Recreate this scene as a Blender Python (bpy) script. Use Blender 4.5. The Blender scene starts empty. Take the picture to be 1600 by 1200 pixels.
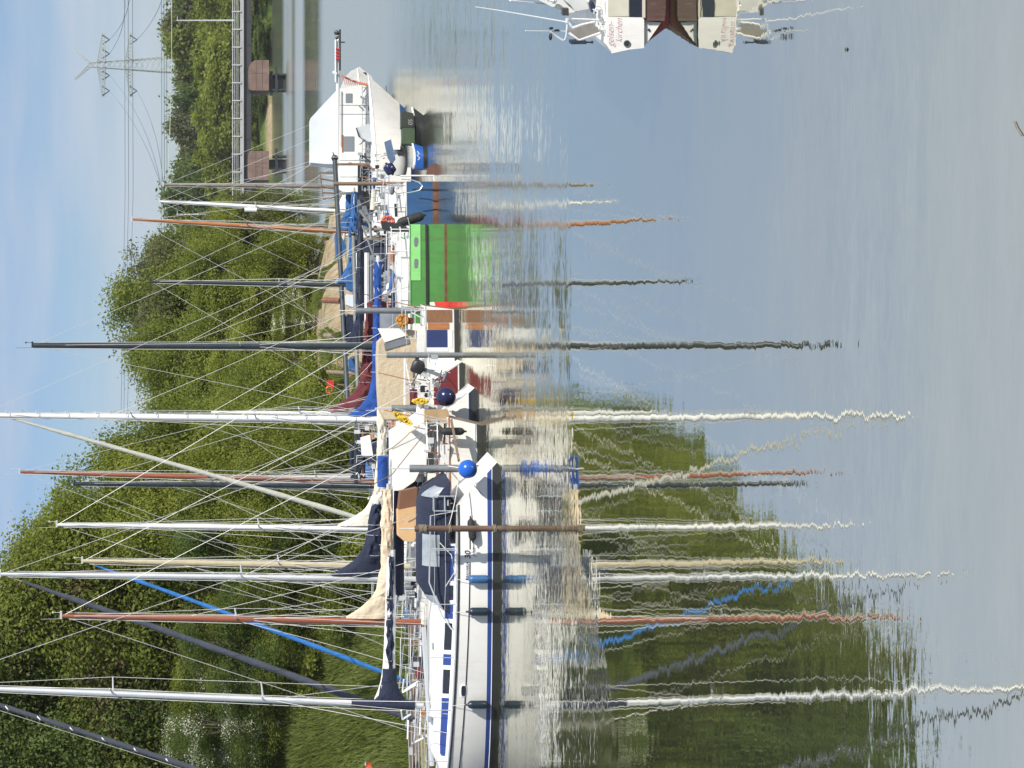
import bpy, math, random
import numpy as np
from mathutils import Vector, Matrix, noise
random.seed(7)
S = bpy.context.scene
COL = S.collection
R = math.radians

# ------------------------------------------------------------------ camera
# The camera stands on a quay 6.8 m above the water and is held on its side
# (the photograph was taken in portrait format and stored lying down).
F, CH, VH = 3500.0, 6.8, 375.0
cam = bpy.data.objects.new('camera', bpy.data.cameras.new('camera'))
COL.objects.link(cam)
cam.matrix_world = Matrix(((0, 1, 0, 0), (0, 0, -1, 0), (-1, 0, 0, CH), (0, 0, 0, 1)))
cam.data.sensor_width = 36.0
cam.data.lens = F / 1600 * 36
cam.data.shift_x = (800 - VH) / 1600
cam.data.clip_start = 0.5
cam.data.clip_end = 9000
S.camera = cam

# ------------------------------------------------------------------ light
SUN = Vector((1.4, -1.4, 1.55)).normalized()
elev = math.asin(SUN.z)
world = bpy.data.worlds.new('World'); S.world = world; world.use_nodes = True
nt = world.node_tree; nt.nodes.clear()
def wn(t): return nt.nodes.new(t)
sky = wn('ShaderNodeTexSky'); sky.sky_type = 'NISHITA'; sky.sun_disc = False
sky.sun_elevation = elev; sky.sun_rotation = math.atan2(SUN.x, SUN.y)
sky.altitude = 0; sky.air_density = 1.0; sky.dust_density = 0.4; sky.ozone_density = 2.6
tc = wn('ShaderNodeTexCoord'); mp = wn('ShaderNodeMapping'); mp.inputs['Scale'].default_value = (3.2, 3.2, 22.0)
mp.inputs['Location'].default_value = (0.4, 0.2, 0.35)
nz = wn('ShaderNodeTexNoise'); nz.inputs['Scale'].default_value = 2.2; nz.inputs['Detail'].default_value = 7; nz.inputs['Roughness'].default_value = 0.5
rp = wn('ShaderNodeMapRange'); rp.inputs[1].default_value = 0.42; rp.inputs[2].default_value = 0.68; rp.inputs[3].default_value = 0.0; rp.inputs[4].default_value = 0.62
mx = wn('ShaderNodeMixRGB'); mx.inputs[2].default_value = (6.1, 6.8, 7.9, 1)
bg = wn('ShaderNodeBackground'); bg.inputs['Strength'].default_value = 0.098
ow = wn('ShaderNodeOutputWorld')
nt.links.new(tc.outputs['Generated'], mp.inputs['Vector']); nt.links.new(mp.outputs[0], nz.inputs['Vector'])
nt.links.new(nz.outputs['Fac'], rp.inputs[0]); 
tint = wn('ShaderNodeMixRGB'); tint.blend_type = 'MULTIPLY'; tint.inputs[0].default_value = 1; tint.inputs[2].default_value = (.61, .68, .86, 1)
nt.links.new(sky.outputs[0], tint.inputs[1])
cir = wn('ShaderNodeMixRGB'); cir.inputs[2].default_value = (4.6, 5.1, 5.9, 1); nt.links.new(tint.outputs[0], cir.inputs[1]); 
spc = wn('ShaderNodeSeparateXYZ'); nt.links.new(tc.outputs['Generated'], spc.inputs[0])
msk = wn('ShaderNodeMapRange'); msk.inputs[1].default_value = .10; msk.inputs[2].default_value = .17; msk.inputs[3].default_value = 1; msk.inputs[4].default_value = .12
nt.links.new(spc.outputs['Z'], msk.inputs[0]); mm_ = wn('ShaderNodeMath'); mm_.operation = 'MULTIPLY'; nt.links.new(rp.outputs[0], mm_.inputs[0]); nt.links.new(msk.outputs[0], mm_.inputs[1])
nt.links.new(mm_.outputs[0], cir.inputs[0]); nt.links.new(cir.outputs[0], mx.inputs[1])
# added unseen cloud, thickening away from the horizon, to lighten and grey water reflections
sp_ = wn('ShaderNodeSeparateXYZ'); nt.links.new(tc.outputs['Generated'], sp_.inputs[0])
hz_ = wn('ShaderNodeMapRange'); hz_.inputs[1].default_value = .10; hz_.inputs[2].default_value = .34; hz_.inputs[3].default_value = .0; hz_.inputs[4].default_value = .80
nt.links.new(sp_.outputs['Z'], hz_.inputs[0])
nt.links.new(hz_.outputs[0], mx.inputs[0])
nt.links.new(mx.outputs[0], bg.inputs['Color']); nt.links.new(bg.outputs[0], ow.inputs['Surface'])
sun = bpy.data.objects.new('sun', bpy.data.lights.new('sun', 'SUN')); COL.objects.link(sun)
sun.data.energy = 4.5; sun.data.angle = R(0.55); sun.data.color = (1.0, 0.955, 0.885)
sun.rotation_euler = SUN.to_track_quat('Z', 'Y').to_euler(); sun.location = (40, -30, 60)
S.view_settings.view_transform = 'Standard'; S.view_settings.look = 'None'
S.view_settings.gamma = 1; S.view_settings.exposure = 0.34
S.cycles.max_bounces = 6; S.cycles.glossy_bounces = 3; S.cycles.diffuse_bounces = 2; S.cycles.transparent_max_bounces = 6
S.cycles.caustics_reflective = False; S.cycles.caustics_refractive = False
try: S.cycles.use_denoising = True
except Exception: pass

# ------------------------------------------------------------------ measuring
def I(x, y, D):
    """world point seen at photo pixel x,y (photo lying on its side) at distance D in front of the quay"""
    return Vector(((600 - y) / F * D, D, CH - (x - VH) / F * D))
def WD(x): return F * CH / (x - VH)      # distance of a waterline seen at photo column x

# ------------------------------------------------------------------ materials
MATS = {}
def mat(name, col, rough=0.5, metal=0.0, var=0.0, scale=3.0, bump=0.0, bscale=20.0, stretch=None, dirt=None, spec=0.5, coords='Object', detail=5, sheen=0, var2=None):
    if name in MATS: return MATS[name]
    m = bpy.data.materials.new(name); m.use_nodes = True
    t = m.node_tree; b = t.nodes['Principled BSDF']
    b.inputs['Base Color'].default_value = (*col, 1); b.inputs['Roughness'].default_value = rough
    b.inputs['Metallic'].default_value = metal; b.inputs['Specular IOR Level'].default_value = spec
    co = t.nodes.new('ShaderNodeTexCoord'); mpn = t.nodes.new('ShaderNodeMapping')
    t.links.new(co.outputs[coords], mpn.inputs['Vector'])
    if stretch: mpn.inputs['Scale'].default_value = stretch
    last = None
    if var > 0:
        n = t.nodes.new('ShaderNodeTexNoise'); n.inputs['Scale'].default_value = scale; n.inputs['Detail'].default_value = detail; n.inputs['Roughness'].default_value = 0.62
        t.links.new(mpn.outputs[0], n.inputs['Vector'])
        mr = t.nodes.new('ShaderNodeMapRange'); mr.inputs[1].default_value = .3; mr.inputs[2].default_value = .7
        t.links.new(n.outputs['Fac'], mr.inputs[0])
        mxn = t.nodes.new('ShaderNodeMixRGB')
        a = [c * (1 - var) for c in col]; c2 = [min(1, c * (1 + var)) for c in col]
        if var2: c2 = var2
        mxn.inputs[1].default_value = (*a, 1); mxn.inputs[2].default_value = (*c2, 1)
        t.links.new(mr.outputs[0], mxn.inputs[0]); last = mxn.outputs[0]
    if dirt:
        dcol, amount, dsc = dirt
        n = t.nodes.new('ShaderNodeTexNoise'); n.inputs['Scale'].default_value = dsc; n.inputs['Detail'].default_value = 8; n.inputs['Roughness'].default_value = 0.7
        mp2 = t.nodes.new('ShaderNodeMapping'); mp2.inputs['Scale'].default_value = (1.6, 1.6, .22); mp2.inputs['Location'].default_value = (3.1, 1.7, .4)
        t.links.new(co.outputs[coords], mp2.inputs['Vector']); t.links.new(mp2.outputs[0], n.inputs['Vector'])
        mr = t.nodes.new('ShaderNodeMapRange'); mr.inputs[1].default_value = .5; mr.inputs[2].default_value = .78; mr.inputs[4].default_value = amount
        t.links.new(n.outputs['Fac'], mr.inputs[0])
        mxn = t.nodes.new('ShaderNodeMixRGB'); mxn.inputs[2].default_value = (*dcol, 1); mxn.inputs[1].default_value = (*col, 1)
        if last: t.links.new(last, mxn.inputs[1])
        t.links.new(mr.outputs[0], mxn.inputs[0]); last = mxn.outputs[0]
    if last: t.links.new(last, b.inputs['Base Color'])
    if bump > 0:
        n = t.nodes.new('ShaderNodeTexNoise'); n.inputs['Scale'].default_value = bscale; n.inputs['Detail'].default_value = 4
        t.links.new(mpn.outputs[0], n.inputs['Vector'])
        bn = t.nodes.new('ShaderNodeBump'); bn.inputs['Strength'].default_value = 1.0; bn.inputs['Distance'].default_value = bump
        t.links.new(n.outputs['Fac'], bn.inputs['Height']); t.links.new(bn.outputs[0], b.inputs['Normal'])
    MATS[name] = m; return m
DW = (.32, .30, .25)
gel = mat('white_gelcoat', (.765, .75, .71), .28, var=.04, scale=1.5, dirt=(DW, .35, 2.2))
gelold = mat('old_white_paint', (.74, .72, .66), .5, var=.08, scale=2, dirt=((.36, .31, .2), .55, 3.0))
deckm = mat('deck_white', (.76, .76, .73), .55, var=.05, dirt=(DW, .4, 3))
blues = mat('blue_stripe', (.025, .055, .23), .35, var=.1, scale=4)
navyp = mat('navy_paint', (.010, .015, .055), .3, var=.2, scale=3)
antif = mat('dark_antifouling', (.014, .016, .018), .6, var=.3, scale=4)
redp = mat('dark_red_paint', (.14, .012, .014), .35, var=.15, scale=3, dirt=((.2, .1, .08), .3, 3))
brred = mat('bright_red_paint', (.62, .03, .025), .45, var=.1)
greenp = mat('green_paint', (.075, .26, .06), .45, var=.10, scale=2.5, dirt=((.085, .085, .045), .8, 3.6), bump=.012, bscale=2.2)
limep = mat('light_green_paint', (.26, .66, .21), .45, var=.06, dirt=((.15, .3, .1), .3, 4))
blueh = mat('blue_hull_paint', (.02, .08, .20), .42, var=.16, scale=2, dirt=((.10, .13, .16), .5, 4), bump=.003, bscale=4)
rust = mat('rust_brown', (.17, .075, .04), .8, var=.35, scale=5, bump=.003, bscale=30)
brownp = mat('brown_varnish', (.20, .095, .045), .45, var=.3, scale=6, stretch=(1, 1, 6))
greybr = mat('grey_brown_paint', (.21, .16, .125), .6, var=.2, scale=4)
alu = mat('silver_aluminium', (.66, .67, .68), .38, .55, var=.06, scale=2)
whm = mat('white_mast_paint', (.76, .77, .77), .4, var=.04)
dkm = mat('dark_mast', (.035, .045, .055), .4, .3, var=.2, scale=2)
wdm = mat('varnished_wood', (.36, .135, .045), .4, var=.25, scale=3, stretch=(6, 6, .6))
rdm = mat('red_brown_spar', (.27, .085, .042), .4, var=.22, scale=3, stretch=(6, 6, .6))
crm = mat('cream_spar', (.46, .40, .25), .5, var=.12, scale=3)
steel = mat('stainless_steel', (.72, .73, .74), .25, .85)
wire = mat('rigging_wire', (.55, .55, .53), .45, .3)
wirew = mat('white_rope', (.62, .60, .55), .8)
blk = mat('black_plastic', (.012, .012, .014), .45)
rub = mat('black_rubber', (.012, .013, .014), .7, var=.3, scale=8)
glassd = mat('dark_window', (.012, .014, .022), .12, spec=.8)
glassg = mat('grey_plastic_window', (.20, .22, .235), .22, spec=.6)
clbeige = mat('beige_canvas', (.50, .41, .28), .9, var=.09, scale=2, bump=.04, bscale=7)
cltan = mat('tan_canvas', (.60, .50, .36), .9, var=.1, scale=2, bump=.04, bscale=7)
clsand = mat('sand_canvas', (.60, .38, .19), .9, var=.08, scale=3, bump=.008, bscale=6)
clbrown = mat('brown_canvas', (.17, .082, .045), .9, var=.12, scale=3)
clnavy = mat('navy_canvas', (.011, .017, .042), .85, var=.22, scale=2, bump=.04, bscale=7)
clroyal = mat('royal_blue_canvas', (.010, .060, .27), .85, var=.18, scale=2, bump=.04, bscale=7)
clblue = mat('blue_canvas', (.025, .10, .27), .85, var=.15, scale=2, bump=.01, bscale=5)
clred = mat('dark_red_canvas', (.115, .020, .026), .9, var=.2, scale=2, bump=.04, bscale=7)
clcream = mat('cream_canvas', (.66, .61, .50), .9, var=.08, scale=2, bump=.04, bscale=7)
clwhite = mat('white_tarpaulin', (.76, .75, .71), .8, var=.04, scale=1.2, bump=.02, bscale=2.5, dirt=(DW, .25, 2))
clgrey = mat('grey_canvas', (.16, .175, .20), .85, var=.15, scale=2, bump=.01)
tarp = mat('pale_grey_tarpaulin', (.60, .64, .68), .7, var=.06, scale=1, bump=.03, bscale=1.6, dirt=(DW, .2, 2))
sailc = mat('furled_sail_cloth', (.46, .46, .40), .85, var=.12, scale=3, stretch=(2, 2, 1), bump=.02, bscale=6)
gsail = mat('dark_grey_sail_strip', (.055, .065, .085), .85, var=.2, scale=3, bump=.02, bscale=6)
bsail = mat('blue_sail_strip', (.03, .17, .47), .85, var=.2, scale=3, bump=.02, bscale=6)
wood = mat('weathered_wood', (.20, .145, .10), .85, var=.35, scale=4, stretch=(3, 3, .5), bump=.006, bscale=12)
plank = mat('brown_planks', (.13, .085, .06), .85, var=.35, scale=3, stretch=(.6, 6, 3), bump=.006, bscale=12)
gpipe = mat('grey_steel_pile', (.17, .19, .20), .55, .2, var=.18, scale=4, dirt=((.20, .08, .055), .45, 5))
stone = mat('red_sandstone', (.185, .125, .10), .9, var=.25, scale=.8, bump=.03, bscale=3, dirt=((.10, .08, .07), .6, 1.0))
conc = mat('grey_concrete', (.36, .37, .36), .8, var=.14, scale=.5)
dgird = mat('dark_steel_girder', (.022, .024, .028), .6, var=.2, scale=.5)
bgird = mat('brown_steel_girder', (.075, .06, .052), .7, var=.2, scale=.5)
galv = mat('galvanised_steel', (.55, .56, .55), .5, .3)
pylm = mat('pylon_steel', (.36, .39, .38), .6, .1)
ropey = mat('yellow_rope', (.72, .50, .05), .8, var=.15, scale=10)
ropeo = mat('orange_rope', (.50, .24, .05), .85, var=.2, scale=10)
orange = mat('orange_plastic', (.75, .13, .05), .5)
oliv = mat('olive_green_canvas', (.055, .085, .045), .8, var=.15, scale=3)
doliv = mat('dark_olive_canvas', (.03, .038, .028), .8, var=.2, scale=3)
pvcg = mat('grey_inflatable', (.42, .42, .39), .6, var=.05)
fenb = mat('blue_fender', (.035, .12, .28), .38, var=.1)
fend = mat('dark_blue_fender', (.006, .018, .036), .35)
ballb = mat('blue_ball_fender', (.008, .10, .50), .25)
balln = mat('navy_ball_fender', (.010, .012, .06), .22)
pinkt = mat('faded_pink_lettering', (.52, .25, .29), .7)
navt = mat('navy_lettering', (.03, .035, .08), .6)
greyt = mat('grey_lettering', (.32, .33, .33), .6)

# ------------------------------------------------------------------ mesh builder
class MB:
    def __init__(s): s.v = []; s.f = []; s.m = []
    def add(s, vs, fs, mi=0):
        o = len(s.v); s.v += [Vector(p) for p in vs]; s.f += [tuple(i + o for i in f) for f in fs]; s.m += [mi] * len(fs)
        return s
    def box(s, c, d, rz=0, mi=0, ry=0):
        c = Vector(c); hx, hy, hz = d[0] / 2, d[1] / 2, d[2] / 2
        M = Matrix.Rotation(rz, 3, 'Z') @ Matrix.Rotation(ry, 3, 'Y')
        vs = [c + M @ Vector((x * hx, y * hy, z * hz)) for x in (-1, 1) for y in (-1, 1) for z in (-1, 1)]
        return s.add(vs, [(0, 1, 3, 2), (4, 6, 7, 5), (0, 4, 5, 1), (2, 3, 7, 6), (0, 2, 6, 4), (1, 5, 7, 3)], mi)
    def bar(s, a, b, w, h=None, mi=0):
        a, b = Vector(a), Vector(b); d = b - a; h = h or w
        if d.length < 1e-6: return s
        z = d.normalized(); up = Vector((0, 0, 1)) if abs(z.z) < .95 else Vector((0, 1, 0))
        x = z.cross(up).normalized(); y = x.cross(z).normalized()
        vs = [p + x * i * w / 2 + y * j * h / 2 for p in (a, b) for i, j in ((-1, -1), (1, -1), (1, 1), (-1, 1))]
        return s.add(vs, [(0, 1, 2, 3), (7, 6, 5, 4), (0, 4, 5, 1), (1, 5, 6, 2), (2, 6, 7, 3), (3, 7, 4, 0)], mi)
    def tube(s, pts, r, n=8, mi=0, cap=True, squash=1.0):
        pts = [Vector(p) for p in pts]; k = len(pts)
        rs = r if isinstance(r, (list, tuple)) else [r] * k
        vs = []; prev = None
        for i, p in enumerate(pts):
            d = (pts[min(i + 1, k - 1)] - pts[max(i - 1, 0)])
            d = d.normalized() if d.length > 1e-9 else Vector((0, 0, 1))
            if prev is None:
                up = Vector((0, 0, 1)) if abs(d.z) < .9 else Vector((1, 0, 0))
                x = d.cross(up).normalized()
            else:
                x = (prev - d * prev.dot(d)).normalized()
            prev = x; y = d.cross(x)
            for j in range(n):
                a = 2 * math.pi * j / n
                vs.append(p + x * math.cos(a) * rs[i] + y * math.sin(a) * rs[i] * squash)
        fs = [(i * n + j, i * n + (j + 1) % n, (i + 1) * n + (j + 1) % n, (i + 1) * n + j) for i in range(k - 1) for j in range(n)]
        if cap: fs += [tuple(range(n))[::-1], tuple((k - 1) * n + j for j in range(n))]
        return s.add(vs, fs, mi)
    def grid(s, rows, closed=False, mi=0, mif=None):
        n = len(rows[0]); vs = [p for r in rows for p in r]
        o = len(s.v); s.v += [Vector(p) for p in vs]
        for i in range(len(rows) - 1):
            for j in range(n if closed else n - 1):
                j2 = (j + 1) % n
                s.f.append((o + i * n + j, o + i * n + j2, o + (i + 1) * n + j2, o + (i + 1) * n + j))
                s.m.append(mif(i, j) if mif else mi)
        return s
    def poly(s, pts, mi=0): return s.add(pts, [tuple(range(len(pts)))], mi)
    def prism(s, pts, off, mi=0):
        off = Vector(off); n = len(pts); a = [Vector(p) for p in pts]
        return s.add(a + [p + off for p in a], [tuple(range(n))[::-1], tuple(range(n, 2 * n))] + [(i, (i + 1) % n, (i + 1) % n + n, i + n) for i in range(n)], mi)
    def ball(s, c, r, n=12, mi=0, sz=1.0, sx=1.0, sy=1.0):
        c = Vector(c); rows = []
        for i in range(n // 2 + 1):
            a = math.pi * i / (n // 2)
            rows.append([c + Vector((math.cos(2 * math.pi * j / n) * math.sin(a) * r * sx, math.sin(2 * math.pi * j / n) * math.sin(a) * r * sy, math.cos(a) * r * sz)) for j in range(n)])
        return s.grid(rows, True, mi)
    def build(s, name, mats, parent=None, label=None, T=None, smooth=35, flip=False):
        """T: 'world' when the vertices are world coordinates of a part whose thing already has its place"""
        me = bpy.data.meshes.new(name)
        vs = s.v
        o = bpy.data.objects.new(name, me)
        if parent is not None:
            root = parent
            while root.parent: root = root.parent
            if T == 'world':
                Mi = WM[root.name].inverted(); vs = [Mi @ p for p in vs]
            o.parent = parent
        me.from_pydata([tuple(p) for p in vs], [], s.f)
        if not isinstance(mats, (list, tuple)): mats = [mats]
        for m_ in mats: me.materials.append(m_)
        if len(mats) > 1: me.polygons.foreach_set('material_index', s.m)
        me.update()
        if smooth:
            me.shade_smooth(); me.set_sharp_from_angle(angle=R(smooth))
        COL.objects.link(o)
        if label: o['label'] = label
        return o
WM = {}
def thing(name, label, cat, loc=(0, 0, 0), rz=0.0, group=None):
    o = bpy.data.objects.new(name, None); COL.objects.link(o)
    o.empty_display_size = .2; o.location = loc; o.rotation_euler = (0, 0, rz)
    WM[o.name] = Matrix.Translation(Vector(loc)) @ Matrix.Rotation(rz, 4, 'Z')
    o['label'] = label; o['category'] = cat
    if group: o['group'] = group
    return o
def tag(o, label, cat, group=None, kind=None):
    if label: o['label'] = label
    if cat: o['category'] = cat
    if group: o['group'] = group
    if kind: o['kind'] = kind
    return o
def single(name, mb, mats, label, cat, origin=None, group=None, smooth=35):
    """a thing that is one mesh, authored in world coordinates"""
    if origin is None:
        xs = [p.x for p in mb.v]; ys = [p.y for p in mb.v]; origin = Vector((sum(xs) / len(xs), sum(ys) / len(ys), min(p.z for p in mb.v)))
    origin = Vector(origin); mb.v = [p - origin for p in mb.v]
    o = mb.build(name, mats, smooth=smooth); o.location = origin
    return tag(o, label, cat, group)
def lerp(a, b, t): return a + (b - a) * t
def sst(a, b, x):
    t = max(0, min(1, (x - a) / (b - a))); return t * t * (3 - 2 * t)
def text_mesh(body, size, shear=0.0, res=4, extrude=0.0, bold=0.0):
    cu = bpy.data.curves.new('txt', 'FONT'); cu.body = body; cu.size = size; cu.shear = shear; cu.resolution_u = res; cu.offset = bold
    ob = bpy.data.objects.new('txt', cu); COL.objects.link(ob)
    bpy.context.view_layer.update()
    me = bpy.data.meshes.new_from_object(ob.evaluated_get(bpy.context.evaluated_depsgraph_get()))
    vs = [v.co.copy() for v in me.vertices]; fs = [tuple(p.vertices) for p in me.polygons]
    bpy.data.objects.remove(ob); bpy.data.curves.remove(cu); bpy.data.meshes.remove(me)
    return vs, fs
# ------------------------------------------------------------------ water
def water_material():
    m = bpy.data.materials.new('harbour_water'); m.use_nodes = True
    t = m.node_tree; t.nodes.clear(); N = t.nodes.new; L = t.links.new
    out = N('ShaderNodeOutputMaterial'); geo = N('ShaderNodeNewGeometry')
    def math_(op, a=None, b=None, c=None):
        n = N('ShaderNodeMath'); n.operation = op
        for i, x in enumerate((a, b, c)):
            if x is None: continue
            if isinstance(x, (int, float)): n.inputs[i].default_value = x
            else: L(x, n.inputs[i])
        return n.outputs[0]
    def nz(scale, sx, sy, detail=2.0, rough=.5, loc=(0, 0, 0)):
        mpn = N('ShaderNodeMapping'); mpn.inputs['Scale'].default_value = (sx, sy, 1); mpn.inputs['Location'].default_value = loc
        L(geo.outputs['Position'], mpn.inputs['Vector'])
        n = N('ShaderNodeTexNoise'); n.inputs['Scale'].default_value = scale; n.inputs['Detail'].default_value = detail; n.inputs['Roughness'].default_value = rough
        L(mpn.outputs[0], n.inputs['Vector']); return n
    sep = N('ShaderNodeSeparateXYZ'); L(geo.outputs['Position'], sep.inputs[0])
    Y = sep.outputs['Y']; X = sep.outputs['X']
    # wind patches: where the surface is ruffled and where it lies calm, in metres from the quay
    edge = nz(1, .035, .05, 3); wob = math_('MULTIPLY', math_('SUBTRACT', edge.outputs['Fac'], .5), 5.0)
    shl = N('ShaderNodeMapRange'); shl.inputs[1].default_value = -2.5; shl.inputs[2].default_value = -5.5; shl.inputs[3].default_value = 0; shl.inputs[4].default_value = 5.0; L(X, shl.inputs[0])
    Yw = math_('ADD', math_('ADD', Y, wob), shl.outputs[0])
    lg = math_('DIVIDE', 10.0, Yw)          # patches get longer with distance
    ramp = N('ShaderNodeValToRGB'); L(lg, ramp.inputs[0]); cr = ramp.color_ramp; cr.interpolation = 'LINEAR'
    stops = [(10/600., .25), (10/420., .10), (10/332., .10), (10/326., .9), (10/309., .9), (10/306., .08), (10/286., .06), (10/280., 1.), (10/240., .95), (10/236., .06), (10/190., .06),
             (10/178., .9), (10/120., .75), (10/95., .42), (10/75., .26), (10/58., .24), (10/50., .30), (10/46.8, .31), (10/45.6, .085), (10/34., .09), (10/26., .13), (10/18., .12)]
    cr.elements[0].position = 0; cr.elements[0].color = (.25,) * 3 + (1,)
    cr.elements[1].position = 1; cr.elements[1].color = (.06,) * 3 + (1,)
    for p, c in stops:
        e = cr.elements.new(p); e.color = (c, c, c, 1)
    patch = nz(1, .02, .09, 4, .55, (3, 7, 0))
    pr = N('ShaderNodeMapRange'); pr.inputs[1].default_value = .35; pr.inputs[2].default_value = .65; pr.inputs[3].default_value = .75; pr.inputs[4].default_value = 1.25
    L(patch.outputs['Fac'], pr.inputs[0])
    wx = N('ShaderNodeMapRange'); wx.inputs[1].default_value = -4; wx.inputs[2].default_value = 6; wx.inputs[3].default_value = 1; wx.inputs[4].default_value = 2.3; L(X, wx.inputs[0])
    wy = N('ShaderNodeMapRange'); wy.inputs[1].default_value = 46; wy.inputs[2].default_value = 52; wy.inputs[3].default_value = 0; wy.inputs[4].default_value = 1; L(Yw, wy.inputs[0])
    wf = math_('ADD', math_('MULTIPLY', math_('SUBTRACT', wx.outputs[0], 1), wy.outputs[0]), 1)
    amp = math_('MINIMUM', math_('MULTIPLY', math_('MULTIPLY', ramp.outputs['Color'], pr.outputs[0]), wf), 1.1)
    ramp2 = N('ShaderNodeValToRGB'); L(lg, ramp2.inputs[0]); c2 = ramp2.color_ramp
    c2.elements[0].position = 0; c2.elements[0].color = (.12,) * 3 + (1,); c2.elements[1].position = 1; c2.elements[1].color = (.008,) * 3 + (1,)
    for p, c in [(10/420., .07), (10/332., .06), (10/326., .2), (10/309., .2), (10/306., .05), (10/286., .045), (10/280., .21), (10/240., .21), (10/236., .05), (10/190., .05), (10/178., .20), (10/120., .175), (10/95., .125), (10/75., .075), (10/58., .05), (10/50., .055), (10/46.8, .055), (10/45.6, .010)]:
        e = c2.elements.new(p); e.color = (c, c, c, 1)
    # slopes of the ripples (crests run mainly across the view)
    a = nz(1, .9, 3.1, 2, .55); b = nz(1, .22, .75, 2, .5, (5, 9, 0)); c = nz(1, 4.5, 21.0, 1, .5, (1, 4, 0))
    def centred(n):
        s_ = N('ShaderNodeSeparateColor'); L(n.outputs['Color'], s_.inputs[0])
        return math_('SUBTRACT', s_.outputs[0], .5), math_('SUBTRACT', s_.outputs[1], .5)
    ax, ay = centred(a); bx, by = centred(b); cx_, cy_ = centred(c)
    # calm water keeps long gentle waves, ruffled water adds fine ones
    fy = math_('ADD', math_('MULTIPLY', ay, .55), math_('ADD', math_('MULTIPLY', by, .42), math_('MULTIPLY', math_('MULTIPLY', cy_, .85), math_('MINIMUM', math_('MULTIPLY', amp, 5.0), 1.0))))
    fx = math_('ADD', math_('MULTIPLY', ax, 1.0), math_('ADD', math_('MULTIPLY', bx, .6), math_('MULTIPLY', cx_, .45)))
    sy = math_('MULTIPLY', math_('MULTIPLY', fy, math_('MINIMUM', math_('MULTIPLY', amp, 1.9), .62)), .22)
    calm = math_('MINIMUM', amp, .25)
    sx = math_('MULTIPLY', math_('MULTIPLY', fx, calm), .15)
    comb = N('ShaderNodeCombineXYZ'); L(sx, comb.inputs[0]); L(sy, comb.inputs[1]); comb.inputs[2].default_value = 1
    nrm = N('ShaderNodeVectorMath'); nrm.operation = 'NORMALIZE'; L(comb.outputs[0], nrm.inputs[0])
    gl = N('ShaderNodeBsdfGlossy'); gl.inputs['Color'].default_value = (.90, .885, .79, 1)
    ro = math_('MULTIPLY', ramp2.outputs['Color'], math_('ADD', math_('MULTIPLY', math_('SUBTRACT', wf, 1), .6), 1)); L(math_('MINIMUM', ro, .26), gl.inputs['Roughness'])
    L(nrm.outputs[0], gl.inputs['Normal'])
    df = N('ShaderNodeBsdfDiffuse'); df.inputs['Color'].default_value = (.062, .072, .045, 1)
    lw = N('ShaderNodeLayerWeight'); lw.inputs['Blend'].default_value = .5
    mr = N('ShaderNodeMapRange'); mr.inputs[1].default_value = .64; mr.inputs[2].default_value = .93; mr.inputs[3].default_value = .66; mr.inputs[4].default_value = .93
    L(lw.outputs['Facing'], mr.inputs[0])
    mixs = N('ShaderNodeMixShader'); L(mr.outputs[0], mixs.inputs[0]); L(df.outputs[0], mixs.inputs[1]); L(gl.outputs[0], mixs.inputs[2])
    L(mixs.outputs[0], out.inputs['Surface'])
    return m
w = MB().add([(-3000, -40, 0), (3000, -40, 0), (3000, 6000, 0), (-3000, 6000, 0)], [(0, 1, 2, 3)])
wo = w.build('water', water_material(), smooth=0); wo['kind'] = 'structure'

# ------------------------------------------------------------------ ground
def Ys(x):      # shoreline behind the boats
    pts = [(-400, 82), (-40, 80.5), (-16, 80), (-11, 81.5), (-7, 85), (-4, 92), (-1, 101), (2, 113), (5, 128), (8, 142), (11, 151), (14.5, 157), (18, 164)]
    for (x0, y0), (x1, y1) in zip(pts, pts[1:]):
        if x <= x1: return lerp(y0, y1, max(0, (x - x0) / (x1 - x0)))
    return 160
def Xr(y):      # right edge of the spit
    pts = [(150, 15.6), (172, 16.2), (190, 13), (215, 6), (250, -16), (300, -60)]
    if y <= 150: return 15.6
    for (y0, x0), (y1, x1) in zip(pts, pts[1:]):
        if y <= y1: return lerp(x0, x1, (y - y0) / (y1 - y0))
    return -60
def gz(x, y):
    far = -.7 + 3.2 * sst(480, 494, y + 4 * noise.noise((x * .03, 0, 4))) + 3 * sst(520, 900, y)
    d = min(y - Ys(x), (Xr(y) - x) * .8) + .9 * noise.noise((x * .35, y * .35, 0))
    zm = 5.2 if x < -14 else lerp(5.2, 1.8, sst(-14, 0, x)) if x < 0 else lerp(1.8, 1.95, sst(0, 8, x))
    near = -.7 + (zm + .7) * sst(-2.0, 14 if x < 0 else 11, d)
    if y > 310: near = -.7
    return max(near, far) + .06 * noise.noise((x * .8, y * .8, 2))
def axis(parts):
    r = []
    for a, b, n in parts: r += [a + (b - a) * i / n for i in range(n)]
    return r + [parts[-1][1]]
gxs = axis([(-1500, -200, 6), (-200, -40, 10), (-40, 24, 106), (24, 110, 34), (110, 250, 10), (250, 1500, 6)])
gys = axis([(70, 112, 84), (112, 200, 66), (200, 320, 20), (320, 470, 10), (470, 530, 30), (530, 700, 8), (700, 5500, 8)])
g = MB().grid([[Vector((x, y, gz(x, y))) for x in gxs] for y in gys])
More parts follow.
